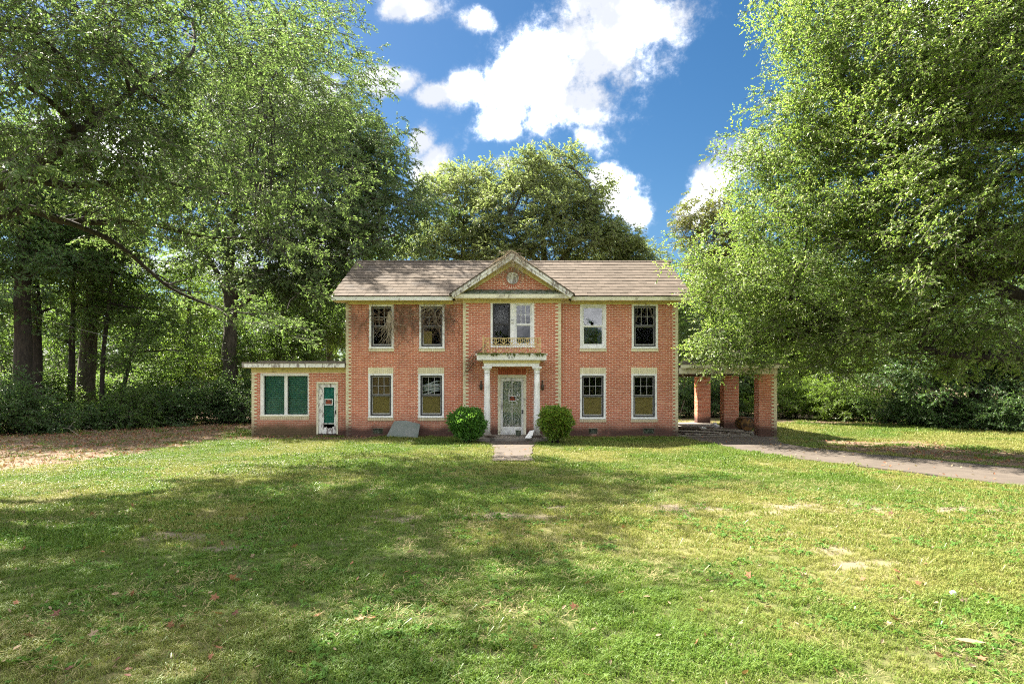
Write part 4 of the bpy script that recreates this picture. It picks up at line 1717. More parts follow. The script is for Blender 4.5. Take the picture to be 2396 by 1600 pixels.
# rotted bottom panel with a ragged upper edge
top = [(gx0 + (gx1 - gx0) * i / 8, gz0 - .12 - rs.random() * .09) for i in range(9)]
mb.prism([(gx0, z0), (gx1, z0)] + top[::-1], yd + .005, yd + .03)
door = part(mb, 'side_door', 'peel')
tag(door, 'narrow white door with peeling paint and rotted bottom')
mb = MB()
mb.box(gx0, gx1, yd + .02, yd + .024, gz0, gz1)
part(mb, 'pane', 'glass', door)
mb = MB()
mb.box(gx0 - .03, gx1 + .03, yd + .07, yd + .08, gz0 - .05, gz1 + .03)
part(mb, 'curtain', 'teal', door)
mb = MB()
mb.box(x1 - .06, x1 - .025, yd - .03, yd, PZ(963, WY) - .065, PZ(963, WY) + .065)
part(mb, 'handle', 'black', door)

# ---- notices on the doors
def sign(px0, px1, py0, py1, y, label, faded=False, tilt=0.0):
    x0, x1, z0, z1 = PX(px0, y), PX(px1, y), PZ(py1, y), PZ(py0, y)
    cx, cz, w, h = (x0 + x1) / 2, (z0 + z1) / 2, x1 - x0, z1 - z0
    t = empty('warning_sign', (cx, y, cz))
    tag(t, label, 'sign', 'warning signs on the doors')
    mb = MB()
    mb.box(x0, x1, y - .003, y, z0, z1)
    mb.build('sign_board', M['sign_white'], t)
    mb = MB()
    mb.box(x0 + w * .09, x1 - w * .09, y - .0055, y - .0035, z0 + h * .15, z1 - h * .13)
    mb.build('sign_field', M['sign_black'], t)
    text('lettering', 'NO', h * .36, (cx, y - .007, cz + h * .20), 'sign_orange', t, .001)
    o = text('lettering', 'TRESPASSING', h * .36, (cx, y - .007, cz - h * .15), 'sign_orange', t, .001)
    o.scale.x = min(1.0, w * .78 / (h * .36 * 6.6))
    return t


sign(759.6, 778.5, 933, 947.7, WY + .027, 'small black and orange no trespassing sign on the narrow side door')
sign(1190, 1208, 925.5, 939, YB + .045, 'no trespassing sign with torn paper round it on the front storm door')
t = empty('torn_paper', (PX(1200, YB), YB + .045, PZ(932, YB)))
tag(t, 'white torn paper and tape around the sign on the front door', 'paper')
mb = MB()
for i in range(26):
    if i < 14:
        px, py = rs.uniform(1208, 1219), rs.uniform(920, 944)
    else:
        px, py = rs.uniform(1190, 1212), rs.choice((rs.uniform(916, 925), rs.uniform(939, 946)))
    x, z = PX(px, YB), PZ(py, YB)
    a1 = rs.uniform(0, 6.28)
    ex, ez = Vector((math.cos(a1), 0, math.sin(a1))), Vector((-math.sin(a1), 0, math.cos(a1)))
    l1, l2 = rs.uniform(.02, .06), rs.uniform(.012, .03)
    mb.obox((x, YB + .040 - i * .0001, z), ex * l1, (0, .0012, 0), ez * l2)
mb.bar((PX(1192, YB), YB + .043, PZ(912, YB)), (PX(1189.5, YB), YB + .043, PZ(926, YB)), .022, .002, (0, 1, 0))
mb.build('paper_scraps', M['paper'], t)


# ------------------------------------------------------------------ carport
carport = empty('carport', (8.1, 24, 0))
tag(carport, 'open flat-roofed carport on three square brick pillars beside the house', 'carport')
CX1 = 9.97


def bricks_on(mb, x0, x1, y0, y1, z0, z1, quoin_right=False):
    """courses of bricks round a square pillar, one mesh"""
    k0, k1 = int(z0 / COURSE), int(z1 / COURSE)
    for k in range(k0, k1):
        za, zb = k * COURSE + JT / 2, (k + 1) * COURSE - JT / 2
        off = BRL / 2 if k % 2 else 0.0
        lim = x1 - (qw(k) + .012 if quoin_right else 0)
        x = x0 - off
        while x < lim:
            xa, xb = max(x + JT / 2, x0 - .008), min(x + BRL - JT / 2, lim + (0 if quoin_right else .008))
            if xb - xa > .02:
                mb.box(xa, xb, y0 - .010 + rs.uniform(-.002, .002), y0 + .02, za, zb, rs.random())
            x += BRL
        y = y0 - off
        while y < y1:
            ya, yb2 = max(y + JT / 2, y0 + .021), min(y + BRL - JT / 2, y1)
            if yb2 - ya > .02:
                mb.box(x0 - .010 + rs.uniform(-.002, .002), x0 + .02, ya, yb2, za, zb, rs.random())
                mb.box(x1 - .02, x1 + .010, ya, yb2, za, zb, rs.random())
            y += BRL


for i, yp in enumerate((24.0, 28.0, 32.0)):
    x0, x1, y0, y1 = 9.32, CX1, yp, yp + .5
    mb = MB()
    mb.box(x0, x1, y0, y1, -.2, 2.36)
    pl_ = part(mb, 'pillar', M['mortar'], carport)
    mb = MB()
    bricks_on(mb, x0, x1, y0, y1, 0.0, 2.35, i == 0)
    tag(part(mb, 'brick', 'brick', pl_), kind='stuff')
    if i == 0:
        mb = MB()
        for k in range(0, 35):
            w = qw(k)
            mb.box(x1 - w, x1 + .012, y0 - .022 + rs.uniform(-.003, .003), y0 + .3, k * COURSE + .004, (k + 1) * COURSE - .004, rs.random())
        tag(part(mb, 'quoin_brick', 'quoin', pl_), kind='stuff')
mb = MB()
mb.box(HW + .03, CX1 + .02, 23.96, 24.5, 2.362, 2.58)
part(mb, 'front_beam', 'cream', carport)
mb = MB()
mb.box(HW + .03, CX1 + .02, 32.0, 32.5, 2.362, 2.58)
mb.box(HW + .03, HW + .2, 24.51, 31.99, 2.40, 2.58)
mb.box(9.4, CX1 + .02, 24.51, 31.99, 2.362, 2.58)
part(mb, 'rear_beam', 'rotten', carport)
mb = MB()
mb.box(HW + .03, CX1 + .35, 23.72, 23.76, 2.575, 2.70)
mb.box(CX1 + .31, CX1 + .35, 23.762, 32.8, 2.575, 2.70)
part(mb, 'fascia_board', 'cream', carport)
mb = MB()
mb.box(HW + .01, CX1 + .37, 23.70, 32.85, 2.702, 2.76)
mb.box(HW + .01, HW + 1.6, 24.1, 32.6, 2.762, 2.84)
part(mb, 'roof', 'flatroof', carport)
mb = MB()
for j in range(8):
    mb.box(HW + .21, 9.38, 24.6 + j * .95, 24.66 + j * .95, 2.44, 2.575)
part(mb, 'rafters', 'rotten', carport)
mb = MB()
mb.box(HW + .03, CX1 - .1, 24.1, 32.6, -.15, .03)
part(mb, 'floor_slab', 'concrete_dark', carport)

# ---- things lying in the carport
DB = [((6.35, 24.7), (7.9, 24.35), .16, 'grey board slanting out from the house corner under the carport', 'wood', .16),
      ((6.6, 24.25), (9.0, 24.15), .07, 'long pale batten lying along the front of the carport floor', 'wood', .07),
      ((6.5, 25.3), (8.6, 24.9), .18, 'dark rotten plank behind the grey board under the carport', 'rotten', .22),
      ((6.9, 25.9), (9.1, 25.6), .15, 'second rotten plank deeper under the carport roof', 'rotten', .18),
      ((8.3, 24.9), (9.35, 24.6), .20, 'pale bent sheet lying in front of the rusty drum', 'wood', .12),
      ((6.4, 26.4), (7.4, 25.2), .14, 'short dark plank by the house wall under the carport', 'rotten', .22),
      ((7.4, 24.9), (8.9, 24.55), .12, 'thin grey board on the rubbish in front of the middle pillar', 'wood', .20)]
for a, b_, w, lab, mt, z in DB:
    t = MB()
    t.bar((a[0], a[1], z + .02), (b_[0], b_[1], z - .02), w, .035)
    o = t.build('wooden_board', M[mt])
    tag(o, lab, 'board', 'boards lying in the carport')
mb = MB()
for i in range(420):
    x, y = rs.uniform(6.35, 9.25), rs.uniform(24.2, 28.0)
    l = rs.uniform(.05, .38)
    a = rs.uniform(0, 6.28)
    h = .04 + .20 * math.exp(-((x - 7.6) / 1.2) ** 2 - ((y - 25.6) / .9) ** 2) * rs.random()
    mb.obox((x, y, .03 + h), (l * math.cos(a), l * math.sin(a), rs.uniform(-.05, .08)), (-.07 * math.sin(a), .07 * math.cos(a), 0), (0, 0, rs.uniform(.015, .05)), rs.random(), rs.choice((0, 0, 0, 1)))
o = mb.build('rubble', [M['rotten'], M['wood']])
tag(o, 'dark heap of broken boards and rubbish on the carport floor', 'rubble', kind='stuff')
drum = empty('oil_drum', (PX(1742, 26.6), 26.6, 0.0))
tag(drum, 'rusty brown oil drum lying on its side between two carport pillars', 'drum')
dc = (PX(1742, 26.6), 26.6, .33)
mb = MB()
mb.lathe([(.27, -.36), (.285, -.35), (.28, -.20), (.28, -.13), (.293, -.12), (.28, -.10), (.28, .10), (.293, .12), (.28, .13), (.285, .36), (.27, .365)], dc, 26, 'y')
mb.build('drum_body', M['rust'], drum)
mb = MB()
for q in range(20):
    a = 2 * math.pi * q / 20
    mb.tube([(dc[0] + .285 * math.cos(a), dc[1] - .36, dc[2] + .285 * math.sin(a)), (dc[0] + .285 * math.cos(a + .32), dc[1] - .36, dc[2] + .285 * math.sin(a + .32))], .014, 5)
mb.build('rim', M['black'], drum)
mb = MB()
mb.lathe([(.03, -.375), (.03, -.36)], (dc[0] + .12, dc[1], dc[2] + .12), 8, 'y')
mb.build('bung', M['black'], drum)


def crumpled(name, c, r, mat, label, cat, seed, sq=(1, 1, 1)):
    q = random.Random(seed)
    mb = MB()
    seg, rows = 12, 7
    vs = []
    for i in range(rows + 1):
        th = math.pi * i / rows
        for k in range(seg):
            a = 2 * math.pi * k / seg
            rr = r * q.uniform(.7, 1.15)
            vs.append((c[0] + rr * math.sin(th) * math.cos(a) * sq[0], c[1] + rr * math.sin(th) * math.sin(a) * sq[1], c[2] + rr * math.cos(th) * sq[2]))
    fs = [(i * seg + k, (i + 1) * seg + k, (i + 1) * seg + (k + 1) % seg, i * seg + (k + 1) % seg) for i in range(rows) for k in range(seg)]
    mb.add(vs, fs)
    return tag(mb.build(name, M[mat]), label, cat)


crumpled('plastic_bag', (PX(1673, 27.3), 27.3, .18), .15, 'paper', 'crumpled white bag beside the middle carport pillar', 'bag', 1)
crumpled('plastic_bag', (PX(1645, 25.2), 25.2, .22), .11, 'paper', 'small grey crumpled bag on the rubbish near the house corner', 'bag', 2, (1.3, 1, .7))
for (xa, za, xb, zb2, lab) in ((PX(1594, 25), 2.36, PX(1602, 25), 2.22, 'white broken batten hanging from the carport ceiling by the house'), (PX(1595, 25.6), 2.2, PX(1593, 25.6), 1.85, 'thin strip dangling below the carport ceiling by the house')):
    t = MB()
    t.bar((xa, 25, za + .06), (xb, 25.1, zb2), .05 if 'white' in lab else .025, .02)
    tag(t.build('hanging_batten', M['white' if 'white' in lab else 'wood']), lab, 'batten', 'battens hanging in the carport')
t = MB()
t.tube([(PX(1592, 30), 30, PZ(965, 30)), (PX(1601, 30), 30.3, PZ(950, 30)), (PX(1609, 30), 30.6, PZ(938, 30))], .03, 6)
tag(t.build('leaning_pole', M['wood']), 'thin grey pole leaning behind the carport near the house', 'pole')

# ---- odds and ends by the front of the house
mb = MB()
pts = [(PX(905, 23.7), .0), (PX(979, 23.7), .0), (PX(982, 23.7), PZ(992, 23.85)), (PX(947, 23.7), PZ(984, 23.85)), (PX(920, 23.7), PZ(985.5, 23.85))]
n = len(pts)
lean = lambda z: 23.55 + z * .55
vs = [(x, lean(z), z + .005) for x, z in pts] + [(x, lean(z) + .02, z + .008) for x, z in pts]
mb.add(vs, [tuple(range(n)), tuple(range(2 * n - 1, n - 1, -1))] + [((i + 1) % n, i, i + n, (i + 1) % n + n) for i in range(n)])
tag(mb.build('glass_sheet', M['slab']), 'grey sheet with a cut corner leaning on the brick wall under the windows', 'sheet')
# crumpled white sign board by the right column
t = empty('white_panel', (PX(1238, 22.3), 22.3, .1))
tag(t, 'white folded panel lying against the foot of the right porch column', 'panel')
mb = MB()
mb.quad((PX(1228, 22.2), 22.15, .105), (PX(1240, 22.2), 22.10, .10), (PX(1249, 22.3), 22.40, .36), (PX(1240, 22.3), 22.45, .33))
mb.quad((PX(1240, 22.2), 22.10, .10), (PX(1245, 22.2), 22.13, .14), (PX(1250, 22.3), 22.42, .37), (PX(1249, 22.3), 22.40, .36))
o = mb.build('panel_sheet', M['white'], t)
sd = o.modifiers.new('thick', 'SOLIDIFY')
sd.thickness = .008
t = empty('bucket', (PX(1213, 23.1), 23.1, .096))
tag(t, 'small dark bucket standing before the front door', 'bucket')
mb = MB()
mb.lathe([(.075, 0), (.085, .01), (.105, .19), (.110, .20), (.098, .195), (.08, .02), (0, .02)], (PX(1213, 23.1), 23.1, .097), 16)
mb.build('bucket_body', M['moss'], t)
mb = MB()
mb.tube([(PX(1213, 23.1) + .11 * math.cos(a), 23.1 - .02 * math.sin(a), .29 + .05 * math.sin(a)) for a in [i * math.pi / 8 for i in range(9)]], .004, 4)
mb.build('handle', M['black'], t)
for px, lab in ((1148, 'dark rotten scraps at the foot of the left porch column'), (1262, 'dark rotten scraps at the foot of the right porch column')):
    mb = MB()
    for i in range(26):
        x = PX(px, 22.3) + rs.gauss(0, .12)
        a = rs.uniform(0, 6.28)
        mb.obox((x, 22.25 + rs.gauss(0, .12), .115 + rs.random() * .05), (.12 * math.cos(a), .12 * math.sin(a), .02), (-.04 * math.sin(a), .04 * math.cos(a), 0), (0, 0, .02), rs.random())
    tag(mb.build('scraps', M['rotten']), lab, 'scraps', kind='stuff')

# utility cable through the wood on the left
mb = MB()
q = [(PX(25, 27), 27, PZ(725, 27)), (PX(205, 29), 29, PZ(775, 29)), (PX(380, 31.5), 31.5, PZ(815, 31.5)), (PX(545, 33.5), 33.5, PZ(845, 33.5))]
mb.tube([tuple(p[:3]) for p in catmull([(*p, 0) for p in q], 6)], .014, 5)
tag(mb.build('cable', M['cable']), 'thin grey cable sagging between the trunks on the left', 'cable')


# ------------------------------------------------------------------ dead creepers on the house
def strand(mb, p, d, n, step, wob, r, grav=0.0, lim=None):
    pts = [Vector(p)]
    d = Vector(d).normalized()
    for i in range(n):
        d = (d + Vector((rs.gauss(0, wob), rs.gauss(0, wob * .18), rs.gauss(0, wob) - grav))).normalized()
        q = pts[-1] + d * step
        if lim:
            q.y = min(max(q.y, lim[0]), lim[1])
        pts.append(q)
    mb.tube(pts, [r * (1 - .6 * i / n) for i in range(n + 1)], 4, cap=False)


mb = MB()
for i in range(190):
    x = rs.triangular(-6.15, -1.9, -2.4) if i % 2 else rs.triangular(-6.15, -1.9, -4.5)
    z = 5.0 - abs(rs.gauss(0, .45))
    strand(mb, (x, 23.96, z), (rs.uniform(-.8, .8), 0, -1), rs.randint(7, 17), .10, .42, rs.uniform(.003, .0075), .06, (23.93, 23.985))
o = tag(mb.build('dead_creeper', M['vine_dark']), 'brown leafless creeper spread over the upper wall left of the bay', 'creeper', 'dead creepers on the house')
mb = MB()
xw = HOLE['ul1'][1]
for i in range(46):
    strand(mb, (xw - rs.uniform(.05, .22), 23.93, PZ(742, YW) + rs.uniform(-.1, .25)), (rs.uniform(-.3, .2), 0, -1), rs.randint(8, 15), .085, .30, rs.uniform(.005, .010), .10, (23.86, 23.96))
tag(mb.build('dead_creeper', M['vine_dry']), 'tan bundle of dead vine hanging over the right edge of the upper left window', 'creeper', 'dead creepers on the house')
mb = MB()
for i in range(20):
    a_, b2, c_, d_ = HOLE['ul2']
    strand(mb, (rs.uniform(a_ + .08, b2 + .15), 23.95, d_ + .05), (rs.uniform(-.6, .3), 0, -1), rs.randint(6, 14), .10, .30, rs.uniform(.005, .009), .0, (23.9, 23.96))
tag(mb.build('dead_creeper', M['vine_dry']), 'pale bare stems curling across the upper window beside the bay', 'creeper', 'dead creepers on the house')
mb = MB()
for i in range(5):
    a_, b2, c_, d_ = HOLE['ur2']
    strand(mb, (rs.uniform(a_ + .2, b2 - .1), 23.95, d_ + .06), (rs.uniform(-.3, .3), 0, -1), rs.randint(6, 13), .085, .25, .006, .0, (23.92, 23.97))
tag(mb.build('dead_creeper', M['vine_dry']), 'few thin dry stems hanging in the upper window at the right corner', 'creeper', 'dead creepers on the house')
mb = MB()
for i in range(9):
    p0 = Vector((PX(1139, 23.2) + rs.uniform(-.08, .05), 23.25, PZ(795, 23.2) + rs.uniform(-.4, .15)))
    p1 = Vector((PX(1088, 23.7) + rs.uniform(-.05, .15), 23.68, PZ(872, 23.7) + rs.uniform(-.1, .35)))
    mid = [p0.lerp(p1, t) + Vector((rs.uniform(-.06, .06), 0, rs.uniform(-.05, .08) + .10 * math.sin(t * 3.1))) for t in (.2, .4, .6, .8)]
    mb.tube([p0] + mid + [p1], [.010, .012, .010, .009, .008, .004], 5)
for i in range(30):
    strand(mb, (PX(1100, 23.6) + rs.uniform(-.15, .3), 23.66, PZ(850, 23.6) + rs.uniform(-.5, .4)), (rs.uniform(-1, .4), 0, -1), 8, .07, .4, .004, 0, (23.6, 23.72))
tag(mb.build('dead_creeper', M['vine_dark']), 'grey ropy vine slanting from the balcony corner down to the bay corner', 'creeper', 'dead creepers on the house')
mb = MB()
zap = 5.30 + 2.24 * PSL
for i in range(260):
    s = rs.choice((-1, 1))
    u_ = abs(rs.gauss(0, .45))
    p = (s * u_ * .9, PRY - .04 + rs.uniform(-.05, .25), zap - u_ * .9 * PSL + rs.uniform(-.10, .06))
    k = rs.random()
    dd = (s * 1, -.2, -PSL * rs.uniform(.2, 1.2)) if k < .5 else ((rs.uniform(-1, 1), -.2, -1) if k < .85 else (-s, -.1, rs.uniform(.0, .4)))
    strand(mb, p, dd, rs.randint(4, 10), .06, .28, rs.uniform(.004, .010), .16, (PRY - .14, PRY + .35))
for i in range(120):
    strand(mb, (rs.gauss(0, .33), YB - .03, zap - .45 + rs.uniform(-.25, .25)), (rs.uniform(-.7, .7), 0, -1), rs.randint(5, 12), .065, .35, rs.uniform(.003, .006), .05, (YB - .06, YB - .012))
for i in range(22):
    s = rs.choice((-1, 1))
    u_ = rs.uniform(1.2, 2.2)
    strand(mb, (s * u_, PRY - .03, 5.25 + (2.24 - u_) * PSL), (s * .3, 0, -1), rs.randint(5, 11), .07, .3, .005, .05, (PRY - .08, PRY + .02))
tag(mb.build('dead_creeper', M['vine_dry']), 'tangled straw-coloured dead vine draped over the peak of the front gable', 'creeper', 'dead creepers on the house')


# ------------------------------------------------------------------ clipped bushes by the porch
def bush(name, label, c, r, spr, n, seed, stems=7, group=None, cat='bush', sq=.92):
    t = empty(name, (c[0], c[1], 0))
    tag(t, label, cat, group)
    q = np.random.default_rng(seed)
    d = q.normal(size=(n, 3))
    d /= np.linalg.norm(d, axis=1)[:, None]
    lump = 1 + .22 * (fbm(d[:, 0] * 2.2 + 5, d[:, 1] * 2.2 + d[:, 2] * 2.2, seed, 3) - .5) * 2
    rad = (.55 + .45 * q.random(n) ** .5) * lump + q.random(n) ** 14 * .30
    lob = np.array([(x_, y_, z_, s_) for x_, y_, z_, s_ in ((0, 0, .05, .80), (-.42, -.2, .10, .58), (.42, -.15, .0, .60), (.10, -.35, .38, .52), (-.25, .1, .45, .50), (.35, .2, .36, .46), (-.1, -.4, -.25, .60))])
    k = q.integers(0, len(lob), n)
    jit = np.random.default_rng(seed + 40).normal(size=(len(lob), 3)) * .10
    P = np.array(c) + (lob[k, :3] + jit[k]) * r + d * (rad * lob[k, 3])[:, None] * np.array([r, r, r * sq])
    P = P[P[:, 2] > .10 + .12 * q.random(len(P))]
    d = d[:len(P)]
    dd = P - np.array(c)
    yaw = np.arctan2(dd[:, 1], dd[:, 0]) + q.normal(size=len(P)) * .7
    pit = -np.arctan2(dd[:, 2], np.hypot(dd[:, 0], dd[:, 1])) + q.normal(size=len(P)) * .5
    scatter('crown', P, np.stack([q.normal(size=len(P)), pit, yaw], 1), q.uniform(.75, 1.3, len(P)), SPRAYS[spr], t)
    mb = MB()
    rr = random.Random(seed)
    for i in range(stems):
        e = (c[0] + rr.uniform(-.6, .6) * r, c[1] + rr.uniform(-.6, .6) * r, c[2] + rr.uniform(-.1, .5) * r)
        mb.tube(bent((c[0] + rr.uniform(-.12, .12), c[1] + rr.uniform(-.12, .12), 0), e, rr), [.028, .024, .018, .012, .006], 5)
    mb.build('stem', M['bark'], t)
    STAT.append((name, len(P)))
    return t


bush('clipped_bush', 'dense dark green clipped bush left of the front steps', (PX(1095, 21.5), 21.5, .60), .415, 'bush', 1900, 3, group='clipped bushes beside the porch')
bush('clipped_bush', 'lighter yellow-green clipped bush right of the front steps', (PX(1300, 21.3), 21.3, .64), .37, 'bushlight', 1300, 4, group='clipped bushes beside the porch')


# ------------------------------------------------------------------ trees
def L3(*pts):
    """limb through photograph points (px, py, distance, radius)"""
    return [(PX(a, y), y, PZ(b, y), r) for a, b, y, r in pts]


# 1. the great oak that reaches in from the left
tree('oak_tree', 'huge spreading oak whose dark limbs reach in over the lawn from the left edge', 'tree',
     [[(-14.2, 13.5, -.2, .62), (-14.1, 13.5, 2.0, .50), (-13.9, 13.5, 4.5, .46), (-13.6, 13.6, 6.5, .40), (-13.2, 13.8, 9.0, .28), (-12.6, 14.2, 12.0, .14)]],
     [B(60, 60, 11, 2.6), B(250, 90, 12, 2.8), B(450, 50, 15, 2.6), B(575, 110, 19, 2.5), B(650, 60, 21, 2.1), B(655, 205, 21, 1.9), B(640, 180, 20, 1.8),
      B(570, 270, 18.5, 2.5), B(390, 250, 14, 2.5), B(190, 220, 12, 1.9), B(60, 200, 11, 1.8), B(610, 430, 18.5, 2.3), B(470, 400, 16, 1.8), B(690, 380, 20, 2.1),
      B(300, 380, 15, 1.3), B(120, 330, 14, 1.2),  B(20, -150, 12, 3.4), B(-250, 150, 12, 3.0), B(-200, -100, 14, 3.5)],
     'left', .85, 10, .34, (.7, 1.25), 21, limbs=[
         [(-13.9, 13.5, 4.6, .34)] + L3((-160, 470, 12.6, .22), (0, 425, 12.4, .165), (90, 385, 12.3, .13), (180, 310, 12.3, .095), (260, 250, 12.6, .065), (340, 190, 13.2, .05)),
         [(-13.9, 13.5, 4.4, .22)] + L3((-120, 430, 13.0, .15), (0, 414, 13.2, .12), (45, 411, 13.4, .105), (153, 433, 13.8, .085), (260, 428, 14.2, .07), (364, 421, 14.6, .045), (440, 440, 15, .02), (520, 450, 15.6, .005)),
         [(-14.0, 13.5, 3.8, .28)] + L3((-130, 560, 13.4, .18), (0, 508, 13.8, .12), (69, 488, 14.2, .10), (142, 516, 14.6, .085), (192, 520, 15.0, .075), (326, 521, 15.8, .065), (420, 540, 16.4, .052), (498, 557, 17.0, .04), (590, 560, 18, .03), (670, 590, 19, .006)),
         L3((60, 490, 14.1, .08), (137, 512, 14.4, .07), (232, 549, 15.0, .06), (290, 583, 15.4, .052), (352, 636, 16.0, .045), (406, 678, 16.4, .038), (518, 723, 17.2, .028), (600, 735, 18, .014), (670, 730, 18.6, .004))],
     branch=.22, rb=.045)

# 2. the big oak behind the wing
tree('oak_tree', 'tall oak behind the low wing with its grey trunk forking above the roof', 'tree',
     [L3((537, 1000, 34, .50), (536, 960, 34, .44), (538, 850, 34, .37), (540, 760, 34, .35), (541, 705, 34, .36), (538, 620, 34, .26), (545, 540, 34, .20), (560, 420, 34, .13), (575, 300, 34, .07))],
     [B(560, 500, 33, 4.0), B(690, 400, 34, 4.2), B(810, 430, 34, 3.4), B(880, 480, 33.5, 2.6), B(655, 570, 32, 2.2), B(420, 470, 33, 2.0), B(760, 540, 33, 2.5),
      B(840, 350, 35, 2.8), B(520, 330, 36, 5.0),  B(700, 230, 37, 5.0), B(925, 550, 32, 1.6), B(860, 590, 32, 1.5), B(620, 660, 32, 1.5), B(720, 640, 33, 1.6), B(955, 470, 34, 1.5), B(770, 650, 33, 1.2)],
     'leftfar', 1.15, 11, .75, (.75, 1.25), 33, bark='bark_grey', limbs=[
         L3((541, 700, 34, .26), (575, 660, 34, .22), (605, 640, 34, .19), (680, 610, 33.5, .14), (760, 560, 33, .09), (840, 500, 33, .05)),
         L3((540, 730, 34, .20), (580, 700, 34, .16), (625, 660, 33.8, .13), (690, 650, 33, .09), (770, 640, 32.5, .05)),
         L3((541, 715, 34, .17), (510, 640, 34, .13), (470, 580, 34, .10), (430, 540, 34, .06)),
         L3((700, 560, 33.5, .12), (790, 520, 33.5, .10), (840, 480, 33.5, .08), (880, 420, 33.5, .05))],
     branch=.30, rb=.06, flat=.55, shell=.3)

# 3. trees of the wood on the left, trunk by trunk
WOODL = [
    ((52, 27, .34), 0, 'thickest black trunk at the left edge with leaves hanging round it', 'bark', [(134, 474, 28, 3.0), (92, 369, 31, 3.2), (0, 420, 27, 2.8), (40, 560, 27, 2.2), (-60, 480, 26, 2.5), (130, 620, 27, 1.5), (60, 720, 27.5, 1.1), (-30, 640, 26, 1.8), (150, 470, 28, 2.3)], 'deep', 9),
    ((88, 28.5, .24), -1, 'black trunk close behind the thickest trunk at the left edge', 'bark', [(110, 600, 29, 1.8), (200, 560, 30, 2.0), (130, 720, 29, 1.2)], 'wood', 9),
    ((167, 30, .16), 0, 'slim straight trunk third from the left edge', 'bark', [(170, 640, 30, 1.7), (220, 720, 31, 1.3), (100, 780, 30, 1.0), (250, 620, 31, 1.6)], 'wood', 9),
    ((200, 31.5, .42), 3, 'stout grey trunk with a dark side amid the left wood', 'bark_grey', [(210, 600, 32, 2.4), (300, 640, 33, 2.2), (180, 480, 33, 3.0), (280, 740, 32.5, 1.4)], 'wood', 10),
    ((236, 30, .11), 2, 'thin crooked trunk whose fork leans right in the left wood', 'bark', [(265, 640, 30, 1.4), (300, 560, 30.5, 1.6), (330, 720, 31, 1.2)], 'wood', 9),
    ((283, 31, .11), 3, 'thin curved trunk bending right above the shrubs of the left wood', 'bark', [(330, 780, 31, 1.3), (380, 740, 32, 1.4), (300, 840, 31, 1.0), (420, 820, 32, 1.2)], 'wood', 9),
    ((440, 37, .20), 0, 'pale green tree filling the gap left of the forked trunk', 'bark_grey', [(430, 700, 37, 2.2), (470, 780, 37, 2.0), (380, 640, 38, 2.4), (480, 860, 36, 1.6), (400, 860, 36, 1.6)], 'bright', 10),
    ((640, 37, .22), 2, 'leafy tree rising right behind the low wing roof', 'bark_grey', [(620, 780, 37, 2.2), (690, 740, 37, 2.2), (740, 790, 37, 2.0), (590, 850, 36, 1.6), (670, 840, 36, 1.8), (760, 690, 38, 2.0)], 'wood', 10),
    ((770, 41, .22), 0, 'sunlit yellow-green tree just left of the house roof', 'bark_grey', [(760, 620, 41, 2.2), (720, 700, 40, 2.0), (800, 660, 42, 1.9), (830, 590, 43, 1.8), (780, 760, 40, 2.0), (890, 600, 44, 1.6)], 'bright', 10),
]
for i, ((px, Y, r), lean_, lab, bk, bl, spr, per) in enumerate(WOODL):
    x = PX(px, Y)
    top = max(PZ(b[1], b[2]) for b in bl)
    tr = [(x, Y, -.1, r * 1.15), (x + .02 * lean_, Y, 1.0, r), (x + .05 * lean_, Y, top * .35, r * .9), (x + .16 * lean_, Y + .1, top * .65, r * .7), (x + .3 * lean_, Y + .2, top, r * .25)]
    tree('woodland_tree', lab, 'tree', [tr], [B(*b) for b in bl], spr, .95, per, .62, (.7, 1.2), 50 + i, 'trees of the wood on the left', bk, .35, rb=.035, shell=.15)

# 4. behind the house
tree('oak_tree', 'broad olive-green oak standing right behind the house roof', 'tree',
     [[(PX(1290, 46), 46, -.1, .5), (PX(1290, 46), 46, 4, .42), (PX(1280, 46), 46, 8, .32), (PX(1270, 46), 46, 13, .16)]],
     [B(1270, 430, 46, 1.84), B(1190, 470, 45, 1.76), B(1350, 450, 46, 1.84), B(1400, 500, 45, 1.28), B(1260, 540, 45, 2.08), B(1360, 560, 45, 1.76), B(1180, 570, 45, 1.84), B(1300, 385, 46, 1.12), B(1235, 400, 46, 0.96),
      B(1420, 550, 45, 1.04), B(1320, 500, 44, 1.60), B(1130, 520, 45, 1.28), B(1345, 405, 46.5, 0.96), B(1240, 382, 46, .7), B(1312, 368, 46, .6), B(1395, 440, 46, .7), B(1440, 520, 45.5, .8), B(1205, 415, 46, .7)],
     'back', .85, 11, .66, (.7, 1.15), 71, 'oaks behind the house', 'bark_grey', .35, rb=.07,
     limbs=[L3((1295, 640, 46, .26), (1340, 570, 45.5, .18), (1375, 525, 45, .10), (1400, 480, 45, .05)), L3((1285, 640, 46, .22), (1230, 580, 45.5, .16), (1190, 520, 45, .08))], shell=.5)
tree('oak_tree', 'olive-green oak with thin gaps between the broad oak and the left trees', 'tree',
     [[(PX(1075, 48), 48, -.1, .42), (PX(1075, 48), 48, 5, .34), (PX(1080, 48), 48, 9, .24), (PX(1085, 48), 48, 14, .1)]],
     [B(1090, 440, 48, 1.76), B(1150, 430, 48, 1.36), B(1040, 470, 47, 1.44), B(1100, 520, 47, 1.92), B(1030, 560, 47, 1.52), B(1160, 590, 47, 1.44), B(1090, 590, 47, 1.60), B(1000, 590, 47, 0.96), B(1060, 420, 48.5, 0.80), B(960, 570, 46, 1.04), B(960, 615, 46, 1.28)],
     'back', .85, 11, .66, (.7, 1.15), 72, 'oaks behind the house', 'bark_grey', .4, rb=.065, shell=.5)
